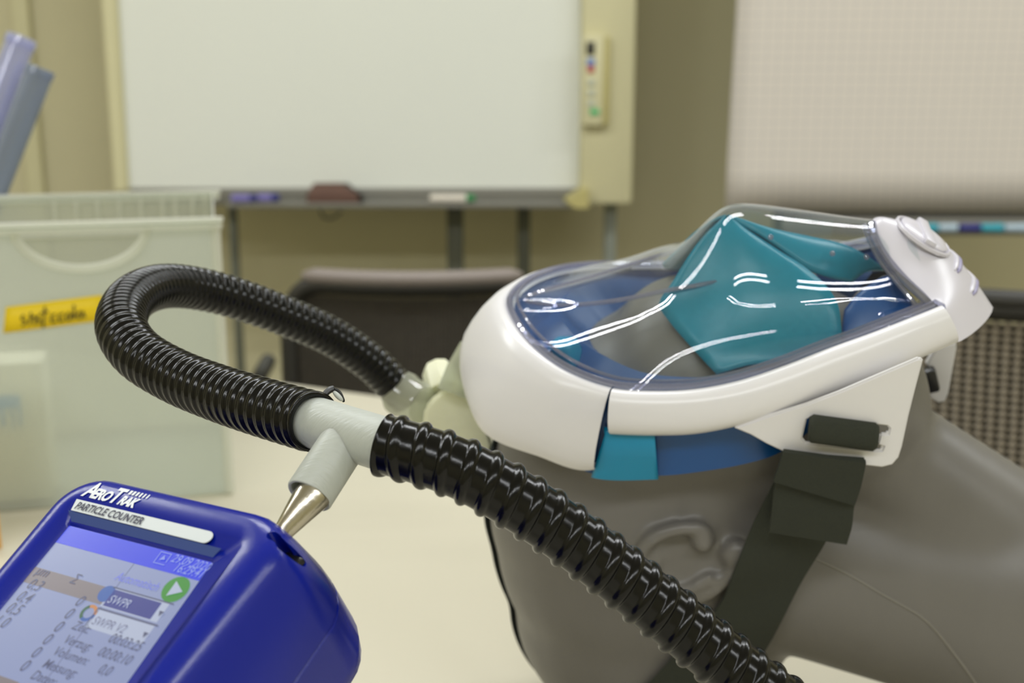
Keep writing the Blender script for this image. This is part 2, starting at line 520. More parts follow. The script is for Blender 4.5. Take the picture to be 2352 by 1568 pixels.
# eraser
er = empty('board_eraser', Vector((on_y(765, 460, BY - .06).x, BY - 0.05, TRAYZ)), 'dark brown wedge shaped board eraser on whiteboard tray', 'eraser')
BY -= .004
a = on_y(705, 455, BY - 0.09); b = on_y(832, 455, BY - 0.09)
x0, x1 = a.x, b.x
bm = bmesh.new()
h = 0.045
pr = [(-0.09, 0.0), (-0.09, 0.022), (-0.055, h), (-0.03, h), (-0.03, 0.0)]
rows = [[Vector((x0 + (0.012 if zz > .03 else 0), BY + yy, TRAYZ + zz)) for yy, zz in pr], [Vector((x1 - (0.055 if zz > .03 else 0.01), BY + yy, TRAYZ + zz)) for yy, zz in pr]]
bm_obj('eraser_body', grid_bm(rows, close_v=True, caps=True), mat('eraser_brown', (98, 72, 62), 0.8, noise=0.1), er, True, 20)
rows = [[Vector((x1 - 0.052, BY + yy * 1.002, TRAYZ + zz * 1.005)) if zz > .03 else Vector((x1 - 0.010, BY + yy, TRAYZ + zz)) for yy, zz in pr], [Vector((x1 - (0.042 if zz > .03 else 0.0), BY + yy, TRAYZ + zz)) for yy, zz in pr]]
bm_obj('eraser_end', grid_bm(rows, close_v=True, caps=True), M_black, er, True, 20)

# ============================================================ FLIPCHART
FY = 2.95
fc = empty('flipchart', (1.4, FY, 0), 'flipchart easel with white squared paper pad at right', 'flipchart')
A = on_y(1693, 0, FY); B = on_y(1666, 482, FY)
xr = B.x + 1.0; ztop = 1.95
t = (ztop - B.z) / (A.z - B.z); TL = B + (A - B) * t
rows = []
for i in range(13):
    v = i / 12
    l = B.lerp(TL, v)
    rows.append([Vector((l.x + (xr - l.x) * (j / 16), FY - 0.012 * math.sin(math.pi * j / 16) * (1 - v) + 0.004 * math.sin(v * 9), l.z)) for j in range(17)])
o = bm_obj('paper_pad', grid_bm(rows), M_paper, fc); solidify(o, 0.008, 1)
bm_obj('backboard', box_bm(((B.x + xr) / 2 + .02, FY + 0.045, (B.z + ztop) / 2 + .01), (xr - B.x - .06, 0.02, ztop - B.z - .02), 0.004), M_legpale, fc)
lz = on_y(2200, 506, FY - 0.06).z
bm_obj('pen_ledge', box_bm(((B.x + xr) / 2 + 0.06, FY - 0.03, lz + 0.004), (xr - B.x - 0.12, 0.10, 0.018), 0.004), M_dark, fc)
bm_obj('ledge_lip', box_bm(((B.x + xr) / 2 + 0.06, FY - 0.085, lz - 0.012), (xr - B.x - 0.12, 0.008, 0.04), 0.002), M_tray, fc)
for x, y in ((on_y(1800, 600, FY).x, FY + .09), (xr + 0.05, FY + .09), (B.x + .55, FY + 0.4)):
    bm_obj('easel_leg', tube_bm([Vector((x, y, 0)), Vector((x if y < FY + .2 else B.x + .5, FY + 0.075, 1.5 if y < FY + .2 else 1.5))], 0.014, 14), M_legpale, fc)
# pens standing along the lip
x = on_y(2100, 522, FY - 0.09).x
labs = ['teal', 'light grey', 'navy', 'teal', 'light grey', 'navy', 'teal']
segs = [(2105, 2150, M_pt, 'teal pen on the flipchart ledge, the one nearest the mask'), (2152, 2196, M_pl, 'pale grey pen on the flipchart ledge, right after the first teal one'), (2200, 2248, M_pb, 'navy pen on the flipchart ledge'), (2250, 2300, M_pt, 'teal pen on the flipchart ledge, right of the navy pen'), (2303, 2356, M_pl, 'pale pen on the flipchart ledge at the picture edge')]
for (a0, b0, m, lab) in segs:
    a = on_y(a0, 522, FY - 0.092); b = on_y(b0, 522, FY - 0.092)
    e = empty('flipchart_pen', Vector((a.x, FY - 0.10, a.z - .01)), lab, 'pen', 'pens along the flipchart ledge')
    p0 = Vector((a.x, FY - 0.10, a.z)); ax = Vector((1, 0, 0)); L = b.x - a.x
    bm_obj('barrel', lathe_bm(p0, ax, [(0, .007), (.002, .0095), (L * .7, .0095)], 14), m, e)
    bm_obj('cap', lathe_bm(p0, ax, [(L * .7, .0105), (L * .96, .0105), (L, .006)], 14), m, e)


# ============================================================ CHAIRS
def chair(name, cx, cy, ztop_, wid, rz, label, pitch, mweave, mtop, tilt=0.12, backing=True, px_=None):
    e = empty(name, (cx, cy, 0), label, 'chair', 'mesh-back office chairs round the table')
    M3 = Matrix.Rotation(rz, 3, 'Z')
    def T(v): return M3 @ Vector(v) + Vector((cx, cy, 0))
    hgt = 0.50
    def back(u, v, off=0.0):     # u -1..1, v 0..1 from the bottom
        x = u * wid / 2 * (1 - 0.05 * (1 - v))
        y = -0.05 * (1 - u * u) * 1 + tilt * v * 0.5 + off
        z = ztop_ - hgt + v * hgt
        return T((x, y, z))
    # frame loop with rounded corners
    pts = []
    rc = 0.06
    for (u0, v0, s0) in ((1, 1, 0), (-1, 1, 1), (-1, 0, 2), (1, 0, 3)):
        for k in range(7):
            an = R(90 * s0 + 90 * k / 6)
            du = rc / (wid / 2); dv = rc / hgt
            pts.append(back(u0 * (1 - du) + math.cos(an) * du, v0 + (-dv if v0 else dv) + math.sin(an) * dv))
    allp = []
    for i in range(len(pts)):
        a, b = pts[i], pts[(i + 1) % len(pts)]
        allp.append(a)
    # subdivide long runs along the curved surface
    path = []
    def uv(i):
        s0 = i // 7; k = i % 7
        (u0, v0) = ((1, 1), (-1, 1), (-1, 0), (1, 0))[s0]
        an = R(90 * s0 + 90 * k / 6); du = rc / (wid / 2); dv = rc / hgt
        return (u0 * (1 - du) + math.cos(an) * du, v0 + (-dv if v0 else dv) + math.sin(an) * dv)
    for i in range(28):
        a, b = uv(i), uv((i + 1) % 28)
        n = 8 if i % 7 == 6 else 1
        for k in range(n):
            t = k / n
            path.append(back(a[0] + (b[0] - a[0]) * t, a[1] + (b[1] - a[1]) * t))
    bm_obj('back_frame', tube_bm(path, 0.015, 10, close=True), M_dark, e)
    tr = [back(u / 10 * 0.86, 1.0, -0.004) + Vector((0, 0, 0.012)) for u in range(-10, 11)]
    bm_obj('top_rail', tube_bm(tr, [0.006] + [0.013] * 19 + [0.006], 10), mtop, e)
    # woven mesh: warp strands with bulges and weft strands
    bm = bmesh.new()
    px_ = px_ or pitch
    nx = int(wid / px_)
    for i in range(nx + 1):
        u = -0.95 + 1.9 * i / nx
        nv = int(hgt / pitch) * (4 if backing == 2 else 2)
        rows = []
        for k in range(nv + 1):
            v = 0.02 + 0.96 * k / nv
            r = px_ * ((.47, .34, .05, .34)[k % 4] if backing == 2 else (0.43 if k % 2 else 0.12))
            c = back(u, v); ex = M3 @ Vector((1, 0, 0)); ey = M3 @ Vector((0, 1, 0))
            rows.append([c - ex * r, c - ey * r * .8, c + ex * r, c + ey * r * .8])
        grid_bm(rows, close_v=True, bm=bm)
    nz = int(hgt / pitch)
    for k in range(nz + 1):
        v = 0.02 + 0.96 * k / nz
        rows = []
        for i in range(25):
            c = back(-0.96 + 1.92 * i / 24, v, 0.001); r = pitch * 0.17
            rows.append([c + Vector((0, 0, r)), c + M3 @ Vector((0, r, 0)), c - Vector((0, 0, r)), c - M3 @ Vector((0, r, 0))])
        grid_bm(rows, close_v=True, bm=bm)
    o = bm_obj('mesh_weave', bm, mweave, e, False, None); o['kind'] = 'stuff'
    # dark sheet added behind the weave so its holes look dark; seat, base
    rows = [[back(-0.95 + 1.9 * i / 16, 0.02 + .94 * k / 8, 0.012) for i in range(17)] for k in range(9)]
    if backing: o = bm_obj('added_dark_sheet', grid_bm(rows), M_holedark, e); solidify(o, 0.003, 1)
    bm_obj('seat', box_bm(T((0, 0.26 + .0, 0.47)), (0.50, 0.48, 0.07), 0.03, M3, seg=3), M_dark, e)
    bm_obj('back_bracket', tube_bm(cat([T((0, 0.25, 0.43)), T((0, 0.0, 0.42)), T((0, -0.03, 0.55)), T((0, -0.035, ztop_ - .35))], 16), 0.02, 10), M_black, e)
    bm_obj('gas_lift', lathe_bm(T((0, 0.26, 0.08)), Vector((0, 0, 1)), [(0, .03), (.18, .03), (.18, .018), (.36, .018)], 20), M_black, e)
    for k in range(5):
        an = R(72 * k + 18)
        d = M3 @ Vector((math.cos(an), math.sin(an), 0))
        c = T((0, 0.26, 0.10))
        lg = bm_obj('base_leg', tube_bm([c, c + d * .15 + Vector((0, 0, -.005)), c + d * 0.3 + Vector((0, 0, -.035))], [.026, .022, .016], 10), M_black, e)
        bm_obj('castor', lathe_bm(c + d * .3 + Vector((0, 0, -.072)) - d.cross(Vector((0, 0, 1))) * .02, d.cross(Vector((0, 0, 1))), [(0, .022), (.004, .028), (.036, .028), (.04, .022)], 16), M_black, lg)
    for s in (-1, 1):
        bm_obj('armrest', tube_bm(cat([T((s * .25, .2, .46)), T((s * .28, .2, .55)), T((s * .28, .19, .63)), T((s * .28, .30, .65))], 14), 0.014, 10), M_black, e)
    return e


M_holedark = mat('weave_hole_dark', (30, 28, 24), 0.9, noise=0.1)  # near-black for the added sheet that darkens the weave holes
M_weave1 = mat('dark_mesh_weave', (70, 64, 54), 0.8, noise=0.25, nscale=80)
M_weave2 = mat('grey_brown_mesh_weave', (142, 132, 116), 0.75, noise=0.3, nscale=120)
M_rail = mat('grey_rail', (128, 118, 112), 0.5, noise=0.05)
a = on_y(645, 662, 1.80); b = on_y(1240, 662, 1.80)
chair('office_chair', (a.x + b.x) / 2, 1.80, a.z, b.x - a.x, 0.0, 'black mesh-back office chair beyond the table, left of the mask', 0.0062, M_weave1, M_rail)
a = on_y(2110, 722, 1.42); b = on_y(2860, 722, 1.42)
chair('office_chair', (a.x + b.x) / 2, 1.42, a.z, b.x - a.x, R(-8), 'office chair with coarse grey-brown mesh back, behind the mannequin neck', 0.0094, M_weave2, M_dark, px_=.0137, backing=2)

# ============================================================ STORAGE BIN
BR = on_z(528, 1135, TABLE_Z)
yaw = math.atan2(BR.x, BR.y)        # right side wall runs along the line of sight
ex = Vector((math.cos(yaw), -math.sin(yaw), 0)) * 1.0     # along the front, to the right
ey = Vector((math.sin(yaw), math.cos(yaw), 0))            # away from the camera
BW, BD = 0.42, 0.25


def bray(px, py):      # picture point on the front wall plane -> (u, z)
    r = pray(px, py); n = ey
    t = (BR - CAM).dot(n) / r.dot(n)
    q = CAM + r * t
    return (q - BR).dot(ex), q.z


BH = bray(400, 504)[1] - TABLE_Z
bn = empty('storage_bin', BR - ex * BW / 2 + ey * BD / 2, 'frosted translucent plastic storage bin with scooped handle at left', 'bin')


def bp(u, v, z):
    return BR + ex * u + ey * v + Vector((0, 0, z - TABLE_Z))


hu, hz = bray(185, 520)
hr = bray(332, 520)[0] - hu
hd = hz - bray(185, 612)[1]


def panel_bm(v0, hole):
    """wall across the bin at depth v0, with scooped handle hole"""
    bm = bmesh.new()
    z0, z1 = TABLE_Z + 0.002, TABLE_Z + BH
    out = [(-BW, z0), (0, z0), (0, z1), (-BW, z1)]
    ov = [bm.verts.new(bp(u, v0, z)) for u, z in out]
    es = [bm.edges.new((ov[i], ov[(i + 1) % 4])) for i in range(4)]
    if hole:
        hp = [(hu + hr * math.cos(t), hz - hd * math.sin(t)) for t in [math.pi * k / 20 for k in range(21)]]
        hv = [bm.verts.new(bp(u, v0, z)) for u, z in hp]
        es += [bm.edges.new((hv[i], hv[(i + 1) % len(hv)])) for i in range(len(hv))]
    bmesh.ops.triangle_fill(bm, use_beauty=True, edges=es)
    r = bmesh.ops.extrude_face_region(bm, geom=list(bm.faces))
    bmesh.ops.translate(bm, vec=ey * 0.002, verts=[v for v in r['geom'] if isinstance(v, bmesh.types.BMVert)])
    return bm


bm_obj('front_wall', panel_bm(0, True), M_bin, bn, False, None)
bm_obj('back_wall', panel_bm(BD - .002, False), M_bin, bn, False, None)
Mb = Matrix((ex, ey, Vector((0, 0, 1)))).transposed()
for u in (-BW + .001, -0.001):
    bm_obj('side_wall', box_bm(bp(u, BD / 2, TABLE_Z + BH / 2), (0.002, BD - .006, BH - .002), 0, Mb), M_bin, bn, False, None)
bm_obj('bin_floor', box_bm(bp(-BW / 2, BD / 2, TABLE_Z + .003), (BW - .006, BD - .006, 0.003), 0, Mb), M_bin, bn, False, None)
zb0 = bray(400, 520)[1]
for v0, nm in ((-0.006, 'rim'), (BD, 'rim')):
    bm_obj(nm, box_bm(bp(-BW / 2, v0 + .002, (TABLE_Z + BH + zb0) / 2), (BW + 0.012, 0.0025, TABLE_Z + BH - zb0), 0.001, Mb), M_bin, bn)
    bm_obj('rim_lip', box_bm(bp(-BW / 2, v0, TABLE_Z + BH), (BW + 0.016, 0.012, 0.004), 0.0015, Mb), M_binrim, bn)
    bm_obj('rim_rib', box_bm(bp(-BW / 2, v0, zb0), (BW + 0.014, 0.011, 0.004), 0.0015, Mb), M_binrim, bn)
for px in (40, 95, 150, 205, 260, 315, 348, 392, 440):      # ribs on the inside of the far wall
    u = bray(px, 470)[0] * 1.1 + .02
    bm_obj('rib', box_bm(bp(min(u, -.01), BD - .004, TABLE_Z + BH - .022), (0.004, 0.005, .036), 0.0008, Mb), M_binrim, bn)
bm_obj('inner_ledge', box_bm(bp(-BW / 2, BD - .005, TABLE_Z + BH - .045), (BW - .004, 0.006, .004), 0.0008, Mb), M_binrim, bn)
# thickened edge of the handle scoop
arc = [bp(hu + hr * 1.03 * math.cos(t), -.001, hz - hd * 1.05 * math.sin(t)) for t in [math.pi * k / 24 for k in range(25)]]
bm_obj('handle_edge', tube_bm(arc, 0.0042, 8), M_binrim, bn)
for u in (-BW, 0.0):
    bm_obj('corner_post', tube_bm([bp(u, 0.0, TABLE_Z + .003), bp(u, 0.0, TABLE_Z + BH)], 0.005, 10), M_binrim, bn)
# tape label with handwriting
def tape_pt(px, py, off):
    u, z = bray(px, py); return bp(u, off, z)
q = [tape_pt(14, 704, -.0022), tape_pt(235, 676, -.0022), tape_pt(235, 735, -.0022), tape_pt(8, 764, -.0022)]
bm = bmesh.new()
n = 10
rows = [[q[0].lerp(q[1], i / n) for i in range(n + 1)], [q[3].lerp(q[2], i / n) for i in range(n + 1)]]
tape = bm_obj('tape_label', grid_bm(rows), M_yellow, bn); solidify(tape, 0.0004, 0)
tag(tape, 'yellow tape strip with handwriting on the bin front')
strokes = [[(56, 722), (50, 730), (60, 738), (52, 746)], [(72, 716), (68, 744)], [(68, 732), (80, 726), (80, 744)], [(92, 722), (86, 730), (94, 736), (88, 742)], [(104, 702), (100, 752)], [(94, 718), (112, 714)],
           [(128, 720), (118, 726), (120, 738), (130, 736)], [(146, 718), (136, 724), (138, 736), (148, 733)], [(160, 717), (152, 724), (156, 735), (163, 729), (164, 717), (168, 731)], [(170, 698), (172, 730)], [(186, 713), (178, 722), (182, 731), (190, 724), (190, 713), (196, 728)]]
bm = bmesh.new()
for s in strokes:
    pts = [tape_pt(x, y, -.0027) for x, y in s]
    tube_bm(cat(pts, 10), 0.0011, 6, bm=bm)
bm_obj('handwriting', bm, M_ink, tape)
# contents: tubes leaning out, printed bag
def rod(px0, py0, px1, py1, v0, v1, rr, m, label):
    def at(px, py, v):
        r = pray(px, py); n_ = ey
        t = (BR + ey * v - CAM).dot(n_) / r.dot(n_); return CAM + r * t
    a = at(px0, py0, v0); b = at(px1, py1, v1); d = (b - a)
    t = (TABLE_Z + 0.006 - a.z) / d.z
    b = a + d * t
    e = empty('plastic_tube', b, label, 'tube')
    path = [a.lerp(b, k / 20) for k in range(21)]
    ax = (b - a).normalized(); L = (b - a).length
    bm = lathe_bm(a, ax, [(0.0, rr * .8), (0, rr), (L, rr), (L, rr * .8), (0, rr * .8)], 24, caps=False)
    t_ = bm_obj('tube_wall', bm, m, e)
    bm_obj('end_ring', lathe_bm(a, ax, [(-.002, rr * .7), (-.003, rr * 1.03), (.006, rr * 1.06), (.007, rr * .98), (.006, rr * .7), (-.002, rr * .7)], 24, caps=False), m, e)
    return e
rod(48, 92, -28, 300, 0.320, 0.300, 0.0165, M_rod, 'bluish clear plastic tube leaning behind the bin, the taller one')
rod(92, 162, 0, 400, 0.285, 0.275, 0.0155, M_rod2, 'greyish clear plastic tube leaning behind the bin, the shorter one')
def bag():
    u0 = bray(-120, 900)[0] ; u1 = bray(98, 900)[0]; z1 = bray(50, 838)[1]
    e = empty('printed_carton', bp((u0 + u1) / 2, 0.05, TABLE_Z + .005), 'pale cream carton with light blue print inside the bin', 'carton')
    bm_obj('carton_body', box_bm(bp((u0 + u1) / 2, 0.035, (TABLE_Z + .006 + z1) / 2), (u1 - u0, 0.05, z1 - TABLE_Z - .006), 0.003, Mb), M_bag, e)
    for (x0, y0, x1, y1) in ((-60, 918, 44, 940), (-4, 940, 8, 985), (22, 940, 30, 990), (38, 940, 48, 985)):
        ua, za = bray(x0, y0); ub, zb = bray(x1, y1)
        bm_obj('print', box_bm(bp((ua + ub) / 2, 0.0095, (za + zb) / 2), (ub - ua, 0.001, abs(za - zb)), 0, Mb), M_bagblue, e, False, None)
bag()
oc = on_z(-6, 1262, TABLE_Z)
oe = empty('orange_card', oc, 'orange upright card at the left picture edge by the bin', 'card')
bm_obj('card_sheet', box_bm(oc + Vector((-0.03, 0, 0.035)), (0.068, 0.002, 0.068), 0.0006), M_orange, oe, True, 30)

# ============================================================ MASK FRAME OF REFERENCE
def cvec(a): return CX * a[0] + CU * a[1] + CT * a[2]


mW = cvec((-.14, -.46, .86)).normalized()          # across the face, towards the camera
mL = cvec((.95, .24, .3)); mL = (mL - mW * mL.dot(mW)).normalized()   # crown -> chin
mN = mW.cross(mL)                                   # out of the face
mO = P(1650, 760, 0.70)


def mw(x, y, z): return mO + mL * x + mW * y + mN * z


def ml(px, py, y):
    r = pray(px, py); t = (y + (mO - CAM).dot(mW)) / r.dot(mW)
    q = CAM + r * t - mO
    return Vector((q.dot(mL), y, q.dot(mN)))


def mlz(px, py, z):      # picture point at known height z over the face plane
    r = pray(px, py); t = (z + (mO - CAM).dot(mN)) / r.dot(mN)
    q = CAM + r * t - mO
    return Vector((q.dot(mL), q.dot(mW), z))


Mm = Matrix((mL, mW, mN)).transposed()


# ============================================================ MANNEQUIN
def ell(bm, c, r, rot=None, seg=28):
    g = bmesh.ops.create_uvsphere(bm, u_segments=seg, v_segments=seg // 2, radius=1.0)
    T = Matrix.Translation(Vector(c)) @ (rot.to_4x4() if rot else Matrix()) @ Matrix.Diagonal((r[0], r[1], r[2], 1))
    bmesh.ops.transform(bm, matrix=T, verts=g['verts'])


def capsule(bm, a, b, ra, rb, n=14):
    a, b = Vector(a), Vector(b)
    tube_bm([a.lerp(b, i / n) for i in range(n + 1)], [ra + (rb - ra) * i / n for i in range(n + 1)], 28, bm=bm)
    ell(bm, a, (ra,) * 3); ell(bm, b, (rb,) * 3)


def remesh(bm, vox, smooth_it, fac=0.5):
    me = bpy.data.meshes.new('tmp'); bm.to_mesh(me); bm.free()
    o = bpy.data.objects.new('tmp', me); COL.objects.link(o)
    m = o.modifiers.new('r', 'REMESH'); m.mode = 'VOXEL'; m.voxel_size = vox
    s = o.modifiers.new('s', 'SMOOTH'); s.factor = fac; s.iterations = smooth_it
    dg = bpy.context.evaluated_depsgraph_get()
    res = bpy.data.meshes.new_from_object(o.evaluated_get(dg))
    bpy.data.objects.remove(o); bpy.data.meshes.remove(me)
    return res


bm = bmesh.new()
ell(bm, (-.072, 0, -.115), (.106, .077, .118))
ell(bm, (-.088, 0, -.138), (.094, .076, .100))
ell(bm, (-.096, 0, -.185), (.092, .074, .090))
ell(bm, (-.045, 0, -.045), (.082, .068, .068))          # forehead
ell(bm, (-.022, 0, -.034), (.056, .069, .070))          # brow
ell(bm, (.005, 0, -.052), (.092, .064, .076))           # face
ell(bm, (.050, 0, -.062), (.056, .050, .060))           # jaw and mouth
ell(bm, (.070, 0, -.040), (.028, .026, .032))           # chin
capsule(bm, (-.028, 0, -.142), (.10, 0, -.212), .062, .074)
capsule(bm, (.10, 0, -.215), (.22, 0, -.365), .076, .090)
capsule(bm, (.062, 0, -.095), (.114, 0, -.176), .038, .047)
ell(bm, (.36, 0, -.45), (.15, .20, .10))
base = remesh(bm, .004, 18)
bm = bmesh.new(); bm.from_mesh(base)
# features: brows, nose, cheeks, lips
capsule(bm, (-.03, 0, .020), (.022, 0, .044), .008, .011)
ell(bm, (.052, 0, .014), (.010, .022, .010))
# ear on each side: helix, antihelix, lobe, concha
for s in (-1, 1):
    c = Vector((-.046, s * .0705, -.100))
    hx = [(.018, 0, .010), (.016, .006, .024), (.000, .010, .030), (-.020, .012, .025), (-.033, .014, .008), (-.033, .015, -.012), (-.020, .013, -.026), (.002, .010, -.027), (.022, .006, -.018), (.034, .002, -.006)]
    pts = cat([c + Vector((a * .85, s * b * .6, d * .85)) for a, b, d in hx], 40)
    tube_bm(pts, [.0035] + [.0045] * 38 + [.0045], 10, bm=bm)
    pts = cat([c + Vector((a, s * b, d)) for a, b, d in [(-.014, .004, .012), (-.020, .009, -.004), (-.008, .009, -.015), (.012, .007, -.010)]], 16)
    tube_bm(pts, .0035, 8, bm=bm)
    ell(bm, c + Vector((.028, s * .001, -.003)), (.010, .007, .010))
    ell(bm, c + Vector((.012, s * .004, .012)), (.006, .006, .007))
headme = remesh(bm, .0024, 10, 0.5)
bpy.data.meshes.remove(base)
headme.transform(Mm.to_4x4()); headme.transform(Matrix.Translation(mO))
# a flat foot where the bust rests on the table
bmh = bmesh.new(); bmh.from_mesh(headme)
zmin_occ = min(v.co.z for v in bmh.verts if (v.co - mO).dot(mL) < -0.02)
print('occiput lowest z', zmin_occ, 'table', TABLE_Z, 'overall', min(v.co.z for v in bmh.verts))
for v in bmh.verts:
    if v.co.z < TABLE_Z + 0.0006: v.co.z = TABLE_Z + 0.0006
bmesh.ops.recalc_face_normals(bmh, faces=bmh.faces)
bvh = BVHTree.FromBMesh(bmh)
bmh.to_mesh(headme); bmh.free()
headme.name = 'mannequin_bust'
bust = mesh_obj('mannequin_bust', headme, M_manneq)
tag(bust, 'grey mannequin head and neck lying face up, wearing the diving mask', 'mannequin')


def hit(px, py, off):
    r = pray(px, py).normalized()
    loc, nrm, idx, d = bvh.ray_cast(CAM, r)
    if loc is None: return None
    if nrm.dot(r) > 0: nrm = -nrm
    return loc + nrm * off


# raised mould seam running down the neck
sp_ = [hit(px, py, .0001) for px, py in ((1872, 1282), (1920, 1304), (1970, 1330), (2020, 1360), (2070, 1388), (2115, 1415), (2150, 1448), (2185, 1492), (2225, 1545), (2262, 1600))]
sp_ = [p for p in sp_ if p]
bm_obj('mould_seam', tube_bm(cat(sp_, 40), .0007, 8), M_seam, bust)

# ============================================================ DIVING MASK
mask = empty('diving_mask', mO, 'white and teal full-face snorkel mask with clear lens on the mannequin', 'mask')
rim_px = [(1168, 690, 0), (1180, 738, .026), (1225, 797, .05), (1300, 852, .068), (1400, 890, .078), (1500, 898, .080), (1600, 893, .078), (1700, 873, .073), (1800, 840, .067), (1900, 801, .061), (2000, 765, .056), (2100, 726, .051), (2160, 702, .047)]
out_px = [(1066, 830, 0), (1076, 925, .034), (1120, 1000, .062), (1232, 1046, .077), (1360, 1079, .084), (1500, 1000, .089), (1600, 996, .088), (1706, 975, .085), (1806, 943, .080), (1906, 907, .074), (2006, 868, .068), (2106, 826, .062), (2200, 785, .055)]
out_px4r = (1393, 996, .087)
rimc = [ml(*p) for p in rim_px]
outc = [ml(*p) for p in out_px]
NS = 73
rim = cat(rimc, NS)
# matched outer curve, right piece uses its own start at the seam
def at_idx(curve, f_):   # f_ in 0..12
    n = len(curve) - 1; t = f_ / 12 * n; i = min(int(t), n - 1); return curve[i].lerp(curve[i + 1], t - i)


def catidx(ctrl, f_):
    V = [ctrl[0] * 2 - ctrl[1]] + list(ctrl) + [ctrl[-1] * 2 - ctrl[-2]]
    i = min(int(f_), len(ctrl) - 2); t = f_ - i
    p0, p1, p2, p3 = V[i], V[i + 1], V[i + 2], V[i + 3]
    return 0.5 * ((2 * p1) + (p2 - p0) * t + (2 * p0 - 5 * p1 + 4 * p2 - p3) * t * t + (-p0 + 3 * p1 - 3 * p2 + p3) * t ** 3)


def mir(v): return Vector((v.x, -v.y, v.z))


def tow(v): return mw(v.x, v.y, v.z)


SEAM = 4.06
outR = [None] * 13
outR = outc[:4] + [ml(*out_px4r)] + outc[5:]
outR[3] = ml(1300, 985, .085)
def rimat(f_):
    v = catidx(rimc, f_)
    return v


# mirror control to keep tangents flat at the middle
rimM = [mir(rimc[1])] + rimc
outM = [mir(outc[1])] + outc


def catM(ctrl, f_):
    V = ctrl + [ctrl[-1] * 2 - ctrl[-2]]
    i = min(int(f_), len(ctrl) - 3); t = f_ - i
    p0, p1, p2, p3 = V[i], V[i + 1], V[i + 2], V[i + 3]
    return 0.5 * ((2 * p1) + (p2 - p0) * t + (2 * p0 - 5 * p1 + 4 * p2 - p3) * t * t + (-p0 + 3 * p1 - 3 * p2 + p3) * t ** 3)


outRM = [mir(outR[1])] + outR


def rimf(f_):
    return catM(rimM, f_) if f_ >= 0 else mir(catM(rimM, -f_))


def outf(f_, right=False):
    c = outRM if right else outM
    return catM(c, f_) if f_ >= 0 else mir(catM(c, -f_))


def band_rows(f0, f1, n, right, lip=.0022):
    rows = []
    for i in range(n + 1):
        f_ = f0 + (f1 - f0) * i / n
        a = rimf(f_); b = outf(f_, right)
        tg = (rimf(min(f_ + .05, 12)) - rimf(max(f_ - .05, -12)))
        d = b - a
        nr = tg.cross(d)
        nr.normalize()
        ctr = Vector((-.0, 0, -.05))
        if nr.dot(a - ctr) < 0: nr = -nr
        bulge = .0075 + .0030 * max(0, 1 - abs(f_) / 3.5)
        row = []
        # inner lip turned inwards
        inw = (Vector((0.0, 0, a.z)) - a); inw.normalize()
        row.append(a + inw * .0005 - nr * .004)
        for t, hgt in ((0, .3), (.05, .58), (.14, .82), (.32, .98), (.5, 1.0), (.68, .93), (.84, .68), (.94, .38), (1.0, 0.0)):
            row.append(a + d * t + nr * (bulge * hgt))
        row.append(a + d * .98 - nr * .004)
        row.append(a + d * .9 - nr * .007)
        rows.append([tow(v) for v in row])
    return rows


# crown-side shell (wide) and chin-side frame (with mirrored halves in one piece each)
bm_obj('crown_shell', grid_bm(band_rows(-SEAM + .02, SEAM - .02, 90, False)), M_white, mask, True, 50)
for s in (1, -1):
    rows = band_rows(s * (SEAM + .02), s * 12.0, 70, True)
    bm_obj('side_frame', grid_bm(rows), M_white, mask, True, 50)
# closing bar of the frame under the seam
# ---- lens
ZC = [(-.114, .050), (-.09, .0495), (-.06, .0465), (-.035, .0445), (-.022, .0475), (-.008, .055), (.006, .0655), (.018, .0715), (.03, .0705), (.05, .063), (.08, .050), (.10, .0405), (.125, .030)]
mid_px = [(1500, 628), (1530, 610), (1560, 584), (1600, 541), (1630, 508), (1660, 481), (1700, 475), (1760, 481), (1850, 493), (1950, 506), (2010, 512)]
mids = [ml(px, py, 0.0) for px, py in mid_px]
ZC = [(-.115, rimc[0].z), (-.095, rimc[0].z - .001), (-.07, .0485)] + [(m.x, m.z) for m in mids] + [(.125, mids[-1].z - .012)]
rid = [(1207, 692, .003), (1240, 698, .009), (1290, 701, .014), (1360, 697, .019), (1440, 686, .023), (1520, 669, .025), (1600, 655, .026), (1675, 640, .025), (1738, 617, .022)]
rl = [ml(*p) for p in rid]
shd = rl[:5] + [ml(*p) for p in ((1545, 684, .037), (1640, 688, .046), (1740, 692, .048), (1850, 694, .046), (1950, 690, .042), (2050, 684, .037), (2110, 694, .034))]
YR = [(-.115, .0)] + [(v.x, v.y) for v in shd]
ZR = [(-.115, rimc[0].z)] + [(v.x, v.z) for v in shd]
def smooth_tab(tab, sig):
    xs = [-.13 + .0015 * i for i in range(180)]
    v = [interp(x, tab) for x in xs]
    out = []
    for i, x in enumerate(xs):
        w = [math.exp(-.5 * ((x - y) / sig) ** 2) for y in xs]
        out.append((x, sum(a * b for a, b in zip(w, v)) / sum(w)))
    return out


ZC = smooth_tab(ZC, .0045); YR = smooth_tab(YR, .010); ZR = smooth_tab(ZR, .010)
print('ridge', [tuple(round(c, 3) for c in v) for v in shd])
print('rim', [tuple(round(c, 3) for c in v) for v in rimc])


